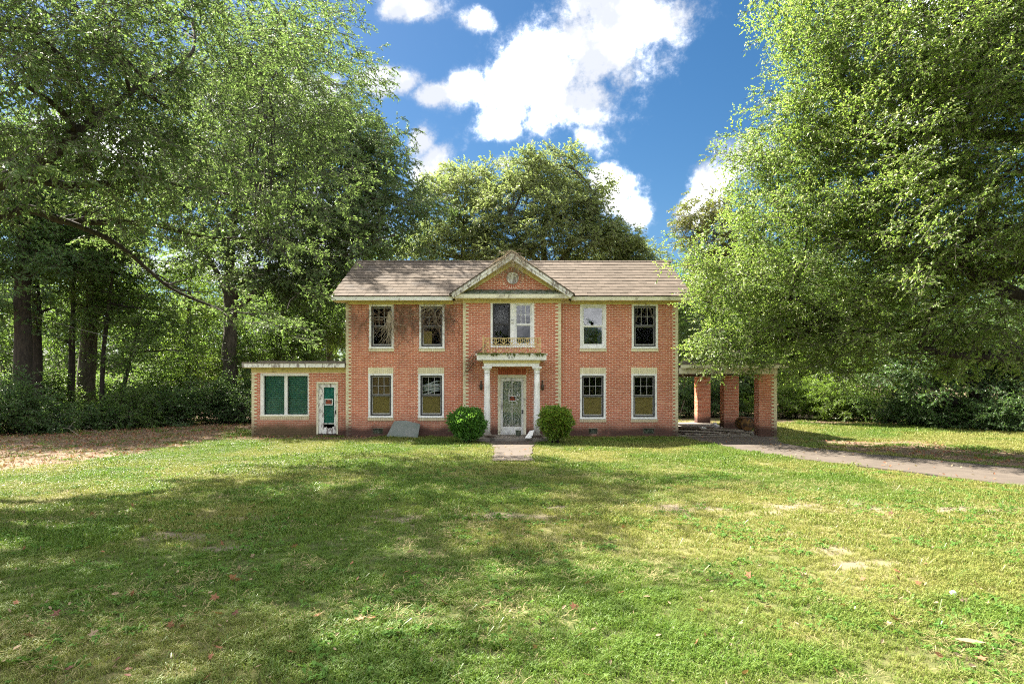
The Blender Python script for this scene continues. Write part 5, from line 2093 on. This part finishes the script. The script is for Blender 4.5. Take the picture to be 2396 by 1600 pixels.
tree('oak_tree', 'small low oak at the right end of the house roof', 'tree',
     [[(PX(1480, 47), 47, -.1, .3), (PX(1480, 47), 47, 4, .25), (PX(1480, 47), 47, 9, .1)]],
     [B(1460, 585, 47, 1.20), B(1500, 600, 47, 0.96), B(1425, 600, 47, 1.20), B(1475, 555, 47, 0.80), B(1520, 620, 47, 0.88), B(1390, 610, 47, 1.20), B(1480, 640, 47, 1.44), B(1420, 650, 47, 1.44)],
     'back', .9, 12, 1.0, (.65, 1.05), 73, 'oaks behind the house', 'bark_grey', .4, rb=.05, shell=.3)

# 5. the great oak on the right
tree('oak_tree', 'massive sunlit oak on the right whose leaves hang down over the carport', 'tree',
     [[(18.0, 17.5, -.2, .72), (17.9, 17.5, 1.6, .56), (17.6, 17.5, 4.0, .50), (17.2, 17.6, 7.0, .42), (16.6, 17.8, 10.0, .28), (15.8, 18.2, 13.0, .14)]],
     [B(1700, 830, 21.5, .4), B(1690, 795, 21.6, .45), B(1900, 825, 21, .95), B(2010, 838, 20.5, .9), B(2350, 800, 18, 1.0), B(2180, 830, 19, .8), B(2015, 70, 19, 2.0), B(2085, 40, 17.5, 2.6), B(2250, 60, 16, 2.6), B(2390, 160, 15, 2.4), B(1955, 235, 20, 1.9), B(1995, 210, 18.5, 2.3), B(2130, 210, 17, 2.5), B(1885, 345, 20.5, 1.8), B(1928, 400, 19.5, 2.3),
      B(2065, 390, 18, 2.4), B(2220, 360, 16, 2.4), B(1805, 410, 21, 1.1), B(1802, 500, 20.5, 1.8), B(1883, 590, 19.5, 2.1), B(2005, 560, 18.2, 2.3), B(2140, 540, 17, 2.1), B(2300, 520, 15.5, 2.1),
      B(1727, 640, 21, 1.5), B(1808, 700, 20.7, 1.6), B(1928, 715, 20, 1.7), B(2045, 700, 19, 1.8), B(2180, 700, 17.5, 1.7), B(2330, 690, 16, 1.7), B(1727, 740, 21.2, 1.1), B(1762, 800, 21.2, .8), B(1828, 810, 21.2, .7), B(1980, 795, 20.5, .9),
      B(2100, 790, 19.5, .9), B(2250, 780, 18.5, .9), B(1692, 690, 21.3, .8), B(1682, 625, 21.5, .7), B(1955, 135, 20, 1.1), B(2380, 380, 15, 2.0),
      B(2600, 300, 15, 3.5), B(2600, 0, 16, 3.5), B(2450, -160, 17, 3.6), B(2180, -150, 18, 3.4), B(2025, -120, 19, 2.6), B(2700, 600, 15, 2.6)],
     'right', .85, 10, .62, (.7, 1.25), 41, limbs=[
         [(17.7, 17.5, 3.6, .36)] + L3((2500, 760, 17, .24), (2396, 700, 16.6, .20), (2270, 640, 16.6, .15), (2200, 615, 17, .11), (2130, 600, 17.4, .07), (2060, 560, 18, .04)),
         [(17.8, 17.5, 2.8, .26)] + L3((2520, 845, 17.5, .17), (2396, 836, 17.2, .13), (2300, 836, 17.2, .115), (2235, 830, 17.4, .09), (2150, 810, 18, .05)),
         [(17.6, 17.5, 4.4, .34)] + L3((2420, 620, 18, .22), (2250, 690, 19, .16), (2080, 780, 20, .13), (1950, 750, 20, .11), (1890, 715, 20, .09), (1800, 685, 20.5, .06), (1730, 670, 21, .03)),
         [(17.2, 17.6, 7.0, .30)] + L3((2480, 400, 18, .22), (2396, 330, 17.5, .18), (2300, 315, 17.3, .14), (2160, 310, 17.5, .09), (1990, 330, 18.5, .05)),
         [(16.9, 17.7, 8.2, .28)] + L3((2300, 180, 18, .18), (2130, 110, 18, .12), (2090, 40, 18, .09), (2060, -40, 18, .05))],
     branch=.28, rb=.045)
tree('young_tree', 'thin young tree with sparse olive-brown leaves behind the carport roof', 'tree',
     [[(PX(1700, 36), 36, -.1, .14), (PX(1690, 36), 36, 4, .11), (PX(1680, 36), 36, 8, .06), (PX(1665, 36), 36, 11.5, .02)]],
     [B(1650, 490, 36, 1.4, 1.2), B(1620, 540, 36, .9), B(1690, 530, 36, 1.4), B(1640, 590, 36, 1.1), B(1700, 600, 36, 1.4), B(1660, 640, 36, 1.2)],
     'olive', .55, 6, .9, (.6, 1.0), 81, bark='bark_grey', branch=.9, rb=.03, shell=.3)

# 6. trees of the wood on the right
WOODR = [
    ((1905, 45, .27), -2, 'grey trunk rising between the carport and the right oak', 'bark_grey', [(1880, 680, 46, 3.0), (1800, 740, 46, 2.7), (1960, 740, 46, 2.7), (1860, 800, 46, 2.0), (1740, 800, 47, 2.5), (1760, 690, 47, 2.5)], 'wood', 10),
    ((2092, 33, .17), 0, 'dark upright trunk above the bright brush on the right', 'bark', [(2090, 760, 33, 1.8), (2040, 820, 33, 1.3), (2130, 840, 33, 1.2), (2020, 700, 34, 2.0)], 'wood', 10),
    ((2140, 31, .14), -2, 'black trunk leaning left of the curved limb on the right', 'bark', [(2170, 780, 31, 1.6), (2110, 860, 31, 1.0), (2200, 850, 31, 1.0)], 'deep', 10),
    ((2370, 29, .26), 1, 'dark trunk standing near the right edge of the wood', 'bark', [(2360, 790, 29, 1.9), (2420, 850, 29, 1.6), (2300, 780, 30, 1.6), (2440, 700, 30, 2.2), (2340, 880, 30, .9)], 'deep', 10),
    ((1640, 42, .22), 2, 'leafy tree rising behind the house beside the carport roof', 'bark_grey', [(1620, 760, 42, 2.2), (1690, 790, 42, 2.0), (1610, 690, 43, 1.6), (1660, 850, 40, 1.6), (1720, 860, 40, 1.6)], 'wood', 10),
    ((1800, 44, .24), 0, 'pale leafy tree far behind the carport pillars', 'bark_grey', [(1800, 840, 44, 2.2), (1850, 860, 43, 2.0), (1900, 830, 44, 2.2), (1980, 800, 44, 2.4), (2060, 840, 42, 2.2), (1750, 780, 44, 2.2)], 'bright', 10),
]
for i, ((px, Y, r), lean_, lab, bk, bl, spr, per) in enumerate(WOODR):
    x = PX(px, Y)
    top = max(PZ(b[1], b[2]) for b in bl)
    tr = [(x, Y, -.1, r * 1.15), (x + .02 * lean_, Y, .8, r), (x + .08 * lean_, Y, top * .4, r * .85), (x + .2 * lean_, Y + .1, top * .7, r * .6), (x + .3 * lean_, Y + .2, top, r * .25)]
    tree('woodland_tree', lab, 'tree', [tr], [B(*b) for b in bl], spr, .95, per, .85, (.7, 1.2), 90 + i, 'trees of the wood on the right', bk, .35, rb=.035, shell=.15)
tree('leaning_tree', 'dark tree with a trunk that curves out low and sweeps up to the left', 'tree',
     [L3((2300, 1010, 29.5, .50), (2298, 985, 29.5, .42), (2290, 950, 29.5, .36), (2285, 900, 29.5, .30), (2280, 850, 29.5, .26), (2290, 800, 29.5, .20), (2300, 740, 29.5, .1))],
     [B(2150, 860, 28.5, 1.1), B(2200, 830, 29, 1.3), B(2270, 790, 29.5, 1.5), B(2330, 820, 29, 1.2), B(2240, 870, 29, .8)],
     'deep', .85, 10, .9, (.7, 1.15), 97, None, 'bark', .4,
     limbs=[L3((2290, 950, 29.5, .30), (2250, 945, 29.3, .25), (2205, 930, 29, .22), (2175, 905, 28.8, .19), (2155, 880, 28.6, .16), (2143, 860, 28.5, .10), (2120, 830, 28.5, .05))], rb=.035, shell=.15)


# ------------------------------------------------------------------ brush at the edge of the woods
def shrub(label, px, Y, w, h, spr, seed, group, dens=.62):
    x = PX(px, Y)
    q = random.Random(seed)
    bl = []
    for i in range(6):
        f = q.uniform(-.5, .5)
        rr = h * q.uniform(.24, .36)
        bl.append((x + f * w, Y + q.uniform(-.5, .5), max(rr * .5, q.uniform(.3, .78) * h * (1 - abs(f) * .5)), w * q.uniform(.22, .34), w * .26, rr))
    t = empty('shrub', (x, Y, 0))
    tag(t, label, 'shrub', group)
    pts, rot, C = crown_points(bl, seed, .55, 11, dens, .7, .1)
    k = pts[:, 2] > .05
    scatter('crown', pts[k], rot[k], np.random.default_rng(seed).uniform(.5, 1.0, int(k.sum())), SPRAYS[spr], t)
    mb = MB()
    for i in range(9):
        c = C[q.randrange(len(C))]
        p0 = (x + q.uniform(-.2, .2) * w, Y + q.uniform(-.2, .2), -.03)
        mb.tube(bent(p0, c, q), [.03, .026, .02, .014, .006], 5)
    mb.build('stem', M['bark'], t)
    STAT.append(('shrub', int(k.sum())))


SHL = [(20, 25.5, 3.4, 2.4, 'deep', 'tall dark shrub filling the left edge of the picture'), (110, 26.0, 2.4, 1.2, 'deep', 'dark low shrub right of the corner shrub on the left'),
       (200, 28.5, 2.4, 1.0, 'deep', 'shrub in front of the stout grey trunk'), (285, 29.0, 2.2, 1.2, 'wood', 'shrub in front of the thin curved trunk'),
       (360, 30.0, 3.0, 2.0, 'wood', 'leafy shrub midway along the left wood edge'), (440, 31.0, 2.6, 1.7, 'deep', 'rounded dark shrub left of the forked trunk'),
       (520, 32.0, 2.6, 2.3, 'deep', 'dark shrub hiding the foot of the forked trunk'), (580, 33.5, 2.4, 2.8, 'deep', 'tall shrub against the end of the low wing'),
       (60, 29.5, 3.4, 2.6, 'wood', 'second row shrub behind the tall dark one on the left'), (250, 33.0, 3.6, 2.6, 'wood', 'lighter shrub behind the slim trunks on the left'),
       (400, 35.0, 3.8, 3.0, 'wood', 'light green shrub at the back of the left wood')]
for i, (px, Y, w, h, sp, lab) in enumerate(SHL):
    shrub(lab, px, Y, w, h, sp, 200 + i, 'shrubs along the left wood')
SHR = [(1845, 37, 3.0, 2.2, 'bright', 'bright green brush right of the last carport pillar'), (1920, 36, 3.0, 2.2, 'bright', 'bright brush below the grey trunk on the right'),
       (1995, 35, 3.0, 2.5, 'bright', 'taller bright brush in the sunlit gap on the right'), (2070, 34, 2.6, 2.0, 'wood', 'green brush at the foot of the dark upright trunk'),
       (2130, 32, 2.4, 1.5, 'deep', 'low dark shrub left of the curved tree'), (2190, 30.5, 2.4, 1.0, 'deep', 'low dark shrub beneath the curved limb'),
       (2260, 28.5, 2.2, 1.0, 'deep', 'dark shrub in front of the curved tree'), (2330, 27.5, 2.4, 1.1, 'deep', 'dark shrub right of the curved tree'),
       (2410, 27, 2.6, 1.9, 'deep', 'dark shrub at the right edge of the picture'), (1745, 40, 3.4, 3.2, 'bright', 'bright brush seen between the carport pillars'),
       (1610, 38, 2.4, 2.6, 'deep', 'dark brush seen between the house and the rear pillar'), (1672, 38, 2.2, 2.8, 'deep', 'dark brush seen between the rear and middle pillars')]
for i, (px, Y, w, h, sp, lab) in enumerate(SHR):
    shrub(lab, px, Y, w, h, sp, 240 + i, 'brush along the right wood')

# the wood beyond, one leafy mass
rg = np.random.default_rng(5)
n = 15000
xx = rg.uniform(-75, 80, n)
yy_ = rg.uniform(50, 64, n)
pxx = 1198 + F * xx / yy_
top = np.interp(pxx, [-900, 100, 420, 560, 800, 1000, 1200, 1540, 1600, 1800, 3200], [14, 12, 9, 10, 11, 11, 10, 9.5, 11, 14, 18])
top = top * (.8 + .4 * fbm(xx * .25, yy_ * .1, 61, 3))
zz_ = rg.random(n) ** .9 * top
k = fbm(xx * .3 + zz_ * .2, zz_ * .35, 67, 3) > .33
P = np.stack([xx, yy_, zz_], 1)[k]
scatter('far_wood', P, np.stack([rg.normal(size=len(P)), rg.normal(size=len(P)) * .5, rg.uniform(-3.1, 3.1, len(P))], 1), rg.uniform(1.3, 2.4, len(P)), SPRAYS['wood'])


n = 5000
xx, yy_ = rg.uniform(-60, 60, n), rg.uniform(-46, -38, n)
zz_ = rg.random(n) ** .9 * 8.5 * (.75 + .5 * fbm(xx * .25, yy_ * .1, 63, 3))
scatter('wood_across_the_road', np.stack([xx, yy_, zz_], 1), np.stack([rg.normal(size=n), rg.normal(size=n) * .5, rg.uniform(-3.1, 3.1, n)], 1), rg.uniform(1.3, 2.2, n), SPRAYS['wood'])


# ------------------------------------------------------------------ grass
def tuft(name, n, h, w, spread, seed):
    q = random.Random(seed)
    mb = MB()
    for i in range(n):
        a, r = q.uniform(0, 6.28), spread * math.sqrt(q.random())
        p = Vector((r * math.cos(a), r * math.sin(a), -.004))
        b = q.uniform(0, 6.28)
        lean_ = q.uniform(.2, 1.1)
        hh, ww = h * q.uniform(.55, 1.25), w * q.uniform(.7, 1.3)
        d = Vector((math.cos(b), math.sin(b), 0))
        s_ = Vector((-d.y, d.x, 0)) * ww / 2
        m1 = p + d * hh * lean_ * .30 + Vector((0, 0, hh * .60))
        m2 = p + d * hh * lean_ * .85 + Vector((0, 0, hh * (.95 - .25 * lean_)))
        mb.add([tuple(p - s_), tuple(p + s_), tuple(m1 + s_ * .8), tuple(m1 - s_ * .8), tuple(m2)], [(0, 1, 2, 3), (3, 2, 4)], q.random())
    m = bpy.data.materials.get('grass_blade') or grass_mat()
    return scatter_group('scatter_' + name, proto_obj(name, mb, m))


def grass_mat():
    m = bpy.data.materials.new('grass_blade')
    m.use_nodes = True
    nt = NT(m.node_tree)
    b, o = nt.n['Principled BSDF'], nt.n['Material Output']
    dry = nt.new('ShaderNodeAttribute', attribute_name='dry', attribute_type='INSTANCER').outputs['Fac']
    tv = nt.new('ShaderNodeAttribute', attribute_name='tint').outputs['Fac']
    rnd = nt.new('ShaderNodeObjectInfo').outputs['Random']
    g = nt.mix(rnd, (0.074, 0.152, 0.015), (0.120, 0.190, 0.025))
    d = nt.mix(tv, (0.180, 0.20, 0.034), (0.29, 0.27, 0.088))
    f = nt.math('ADD', nt.math('MULTIPLY', dry, .9), nt.math('MULTIPLY', nt.math('SUBTRACT', tv, .5), .55), clamp=True)
    col = nt.mix(f, g, d)
    nt.put(b.inputs['Base Color'], col)
    b.inputs['Roughness'].default_value = .5
    b.inputs['Specular IOR Level'].default_value = .3
    tl = nt.new('ShaderNodeBsdfTranslucent')
    nt.put(tl.inputs[0], col)
    mx = nt.new('ShaderNodeMixShader')
    mx.inputs[0].default_value = .35
    nt.l.new(b.outputs[0], mx.inputs[1])
    nt.l.new(tl.outputs[0], mx.inputs[2])
    nt.l.new(mx.outputs[0], o.inputs[0])
    return m


T1 = tuft('grass_tuft_near', 16, .046, .0050, .045, 1)
T2 = tuft('grass_tuft_mid', 22, .046, .0085, .085, 2)
T3 = tuft('grass_tuft_far', 26, .048, .016, .17, 3)


def lawn(name, d0, d1, dens, grp, smin, smax, seed, xlim=None):
    q = np.random.default_rng(seed)
    wmax = .86 * d1 + 2.0
    n = int(dens * 2 * wmax * (d1 - d0))
    x, y = q.uniform(-wmax, wmax, n), q.uniform(d0, d1, n)
    ok = (np.abs(x) < .86 * y + 2.0) & ~on_drive(x + (fbm(x * 3, y * 3, 91, 2) - .5) * .5, y, -.03) & ~on_path(x, y, -.01) & ~built(x, y)
    x, y = x[ok], y[ok]
    s, l, d = fields(x, y)
    pr = (1 - .80 * sstep(s, .15, .95)) * (1 - .93 * sstep(l, .15, .75)) * (.5 + .7 * sstep(fbm(x * 2.4, y * 2.4, 71, 3), .3, .6))
    ok = q.random(len(x)) < pr
    x, y, d = x[ok], y[ok], d[ok]
    cl = fbm(x * 1.1, y * 1.1, 77, 4)
    sc = q.uniform(smin, smax, len(x)) * (.85 + .45 * sstep(cl, .45, .68))
    d = np.clip(d - .30 * sstep(cl, .48, .66), 0, 1)
    rot = np.stack([q.normal(size=len(x)) * .12, q.normal(size=len(x)) * .12, q.uniform(0, 6.28, len(x))], 1)
    z = np.full(len(x), -.008)
    STAT.append((name, len(x)))
    return scatter(name, np.stack([x, y, z], 1), rot, sc, grp, tint=d)


lawn('grass', 2.6, 7.5, 560, T1, .7, 1.3, 1)
lawn('grass', 7.5, 13.5, 210, T2, .7, 1.3, 2)
lawn('grass', 13.5, 24.5, 85, T3, .7, 1.25, 3)
lawn('grass', 24.5, 36.0, 50, T3, .9, 1.7, 4)


# weeds and straw in the lawn
def weed_proto(name, n, L, w, flat, mats, seed):
    q = random.Random(seed)
    mb = MB()
    for i in range(n):
        a = q.uniform(0, 6.28)
        d = Vector((math.cos(a), math.sin(a), 0))
        p = d * q.uniform(0, .03) + Vector((q.gauss(0, .02), q.gauss(0, .02), 0))
        s_ = Vector((-d.y, d.x, 0)) * w / 2 * q.uniform(.7, 1.3)
        l_ = L * q.uniform(.6, 1.3)
        h = l_ * q.uniform(.2, .9) * flat
        mid = p + d * l_ * .55 + Vector((0, 0, h))
        tip = p + d * l_ + Vector((0, 0, h * .7))
        mb.add([tuple(p), tuple(mid + s_), tuple(tip), tuple(mid - s_)], [(0, 1, 2, 3)], q.random())
    return scatter_group('scatter_' + name, proto_obj(name, mb, mats))


WEED = weed_proto('weed', 14, .045, .022, .8, leaf_mat('weed_leaf', (.06, .135, .022), (.10, .19, .038), .3, .7, .1), 3)
STRAW = weed_proto('straw', 10, .10, .004, .35, leaf_mat('straw', (.24, .20, .095), (.34, .29, .145), .2, .7, .1), 4)
LONG = weed_proto('long_blade', 5, .13, .007, .75, leaf_mat('long_grass', (.08, .155, .023), (.13, .195, .04), .35), 5)
for nm, gp, dens, sd, lo_, hi_, d1 in (('weeds', WEED, 26, 401, .45, .62, 15), ('straw', STRAW, 40, 402, .40, .62, 14), ('long_grass', LONG, 9, 403, .35, .6, 13)):
    q = np.random.default_rng(sd)
    wm = .86 * d1 + 2
    n = int(dens * 2 * wm * (d1 - 2.6))
    x, y = q.uniform(-wm, wm, n), q.uniform(2.6, d1, n)
    ok = (np.abs(x) < .86 * y + 2) & ~on_drive(x, y, .02) & ~on_path(x, y, .02) & (q.random(n) < sstep(fbm(x * .9 + sd, y * .9, sd, 4), lo_, hi_))
    x, y = x[ok], y[ok]
    scatter(nm, np.stack([x, y, np.full(len(x), .012)], 1), np.stack([q.normal(size=len(x)) * .2, q.normal(size=len(x)) * .2, q.uniform(0, 6.28, len(x))], 1), q.uniform(.6, 1.3, len(x)), gp)


# ------------------------------------------------------------------ fallen leaves
def leaf_shape(name, kind_, L, seed, mat):
    q = random.Random(seed)
    mb = MB()
    if kind_ == 'star':
        out_ = []
        for i in range(11):
            a = math.pi * (-.42 + 1.84 * i / 10)
            r = L * (.62 if i % 2 == 0 else .27) * q.uniform(.85, 1.15)
            out_.append((r * math.cos(a), r * math.sin(a), .012 * L * 10 * (r / L) ** 2 * q.uniform(.2, 1.6)))
        vs = [(0, 0, 0)] + out_
        fs = [(0, i, i + 1) for i in range(1, 11)] + [(0, 11, 1)]
        mb.add(vs, fs)
        mb.tube([(0, 0, 0), (-L * .2, -L * .45, .01), (-L * .25, -L * .8, .02)], .0022, 3)
    else:
        n = 6
        vs = []
        for i in range(n + 1):
            t = i / n
            w = L * .24 * math.sin(math.pi * min(.999, t * .96 + .03)) ** .8
            z = L * .28 * (t - .5) ** 2 * q.uniform(.8, 1.2)
            c = L * .10
            vs += [(L * (t - .5), -w, z + c * w / (L * .24)), (L * (t - .5), 0, z), (L * (t - .5), w, z + c * w / (L * .24) * q.uniform(.5, 1.4))]
        fs = [(i * 3 + k, i * 3 + 3 + k, i * 3 + 4 + k, i * 3 + 1 + k) for i in range(n) for k in range(2)]
        mb.add(vs, fs)
    return mb.mesh(name, mat)


LEAFM = [leaf_mat('dead_leaf_' + k, a, c, .15, .7, .2) for k, a, c in (('rust', (.20, .085, .045), (.28, .13, .07)), ('tan', (.24, .17, .105), (.31, .23, .145)), ('maroon', (.13, .055, .042), (.19, .08, .055)))]
LEAFS = [leaf_shape('fallen_leaf', 'star', .105, 1, LEAFM[0]), leaf_shape('fallen_leaf', 'oval', .10, 2, LEAFM[0]), leaf_shape('fallen_leaf', 'star', .095, 3, LEAFM[1]),
         leaf_shape('fallen_leaf', 'oval', .09, 4, LEAFM[1]), leaf_shape('fallen_leaf', 'star', .095, 5, LEAFM[2]), leaf_shape('fallen_leaf', 'oval', .085, 6, LEAFM[2])]
LLAB = ['rust-brown star-shaped fallen leaf lying in the grass', 'rust-brown oval curled fallen leaf lying in the grass', 'tan star-shaped fallen leaf lying in the grass', 'tan oval curled fallen leaf lying in the grass',
        'dark maroon star-shaped fallen leaf lying in the grass', 'dark maroon oval curled fallen leaf lying in the grass']
SPOT = [(502, 1408, 0), (513, 1446, 0), (552, 1444, 4), (399, 1473, 0), (427, 1477, 4), (458, 1445, 4), (131, 1447, 4), (173, 1322, 4), (545, 1362, 0), (594, 1348, 1), (557, 1366, 0), (711, 1372, 1), (838, 1364, 5), (870, 1456, 0), (843, 1458, 0), (784, 1476, 4),
        (742, 1450, 0), (505, 1512, 2), (513, 1527, 0), (682, 1537, 0), (605, 1572, 3), (300, 1578, 4), (163, 1575, 4), (40, 1528, 3), (58, 1566, 3), (1043, 1422, 0), (952, 1348, 1), (1009, 1416, 3), (998, 1375, 4), (484, 1598, 0), (753, 1586, 3), (22, 1440, 3),
        (1519, 1332, 3), (1567, 1338, 2), (1711, 1355, 0), (1752, 1355, 0), (1877, 1357, 2), (2018, 1364, 0), (2101, 1363, 5), (1943, 1367, 2), (1655, 1368, 5), (1640, 1438, 0), (1799, 1431, 4), (1972, 1427, 0), (2191, 1421, 3), (2177, 1441, 1), (2257, 1416, 2),
        (1863, 1470, 3), (1652, 1496, 1), (1629, 1514, 0), (1319, 1432, 3), (1343, 1430, 0), (1397, 1394, 3), (1513, 1407, 3), (1639, 1409, 3), (1262, 1465, 5), (2138, 1230, 0), (2098, 1345, 0), (1458, 1241, 0), (1535, 1293, 4), (1323, 1294, 3), (1261, 1317, 5), (1294, 1600, 4),
        (1384, 1592, 4), (1744, 1588, 1), (1320, 1570, 3), (2296, 1552, 0), (2113, 1474, 3), (2240, 1545, 3), (1958, 1585, 1), (1806, 1475, 3), (2080, 1470, 2), (2125, 1395, 3), (170, 1200, 2), (55, 1207, 3), (310, 1190, 1), (57, 1292, 1), (95, 1292, 4), (205, 1290, 0),
        (240, 1300, 1), (351, 1225, 2), (316, 1235, 2), (520, 1280, 0), (560, 1262, 3), (590, 1192, 0), (613, 1185, 1), (705, 1262, 3), (455, 1335, 2), (590, 1310, 2), (640, 1400, 3), (270, 1400, 3), (310, 1400, 1), (480, 1425, 5), (900, 1460, 3), (1005, 1475, 2), (960, 1300, 3)]
q = random.Random(9)
while len(SPOT) < 150:
    py = q.uniform(1150, 1595)
    SPOT.append((q.uniform(10, 2390), py, q.randrange(6)))
for px, py, kd in SPOT:
    Y = GY(py - 4)
    o = linkmesh('fallen_leaf', LEAFS[kd], None, (PX(px, Y), Y, .030))
    s = q.uniform(.5, .85)
    o.scale = (s, s, s)
    o.rotation_euler = (q.gauss(0, .6), q.gauss(0, .6), q.uniform(0, 6.28))
    row = 'near the house' if py < 1260 else ('halfway down the lawn' if py < 1390 else ('low on the lawn' if py < 1490 else 'along the bottom edge'))
    side = ('at far left', 'left of the middle', 'in the middle', 'right of the middle', 'at far right')[min(4, int(px / 480))]
    tag(o, LLAB[kd].replace('fallen leaf lying in the grass', 'leaf on the grass ' + row + ' ' + side), 'leaf', 'fallen leaves scattered over the lawn')
# the bleached leaf on the right and the white scrap
for px, py, lab, sc in ((2270, 1510, 'largest pale tan leaf lying flat at the lower right of the lawn', 2.2),):
    Y = GY(py)
    o = linkmesh('fallen_leaf', LEAFS[3], None, (PX(px, Y), Y, .035))
    o.scale = (sc, sc * .9, .6)
    o.rotation_euler = (0, 0, -.35)
    tag(o, lab, 'leaf', 'fallen leaves scattered over the lawn')
crumpled('paper_scrap', (PX(2225, 5.9), GY(1395), .03), .028, 'paper', 'tiny white scrap of paper in the grass on the right', 'scrap', 5)


def litter(name, mesh_i, n, box, thr, seed, smin=.6, smax=1.2, field=True):
    q = np.random.default_rng(seed)
    x, y = q.uniform(box[0], box[1], n), q.uniform(box[2], box[3], n)
    if field:
        s, l, d = fields(x, y)
        ok = (q.random(n) < sstep(l, thr, .9)) & ~built(x, y)
    else:
        ok = on_drive(x, y) | on_path(x, y)
    x, y = x[ok], y[ok]
    rot = np.stack([q.normal(size=len(x)) * .5, q.normal(size=len(x)) * .5, q.uniform(0, 6.28, len(x))], 1)
    return scatter(name, np.stack([x, y, np.full(len(x), .022 if field else .035)], 1), rot, q.uniform(smin, smax, len(x)), LG[mesh_i])


LG = [scatter_group('scatter_dead_leaf', bpy.data.objects.new('dead_leaf', me_)) for me_ in (LEAFS[1], LEAFS[3], LEAFS[5])]
for i, (nn, bx) in enumerate(((6500, (-24, -5, 13, 36)), (6500, (-24, -5, 13, 36)), (4000, (-24, -5, 13, 36)), (3000, (6, 22, 11, 33)), (3000, (6, 22, 11, 33)), (1500, (6, 22, 11, 33)))):
    litter('leaf_litter', i % 3, nn, bx, .2, 300 + i)
litter('leaf_litter', 1, 900, (-2, 16, 7, 24), 0, 310, .5, .9, False)
litter('leaf_litter', 0, 500, (-2, 16, 7, 24), 0, 311, .5, .9, False)

q = np.random.default_rng(320)
n = 900
y = 3.2 + 15 * q.random(n) ** 1.3
x = q.uniform(-1, 1, n) * (.84 * y + 1)
k = ~on_drive(x, y) & ~on_path(x, y)
scatter('leaf_fragments', np.stack([x, y, np.full(n, .028)], 1)[k], np.stack([q.normal(size=n) * .6, q.normal(size=n) * .6, q.uniform(0, 6.28, n)], 1)[k], q.uniform(.2, .55, n)[k], LG[1])

# dead branches on the leaf-strewn ground at the left
for i, (a, b_, r, lab) in enumerate((((340, 980, .03), (415, 985), .03, 'bare dead branch lying before the left shrubs'), ((150, 985, .02), (250, 1012), .02, 'thin dead branch on the brown leaves at far left'), ((90, 1000, .02), (190, 1020), .018, 'crooked twig on the leaf litter near the corner shrub'))):
    Ya, Yb = GY(a[1] + 6), GY(b_[1] + 6)
    p0, p1 = Vector((PX(a[0], Ya), Ya, .10)), Vector((PX(b_[0], Yb), Yb, .05))
    mb = MB()
    pth = bent(p0, p1, rs, .08, 6)
    mb.tube(pth, [r, r * .9, r * .8, r * .6, r * .45, r * .2], 6)
    for j in (2, 3, 4):
        e = pth[j] + Vector((rs.uniform(-.5, .5), rs.uniform(-.4, .4), rs.uniform(.1, .4)))
        mb.tube(bent(pth[j], e, rs, .15, 4), [r * .4, r * .3, r * .2, r * .08], 5)
    tag(mb.build('dead_branch', M['wood']), lab, 'branch', 'dead branches on the ground')

print('STAT', sum(c for _, c in STAT), STAT)
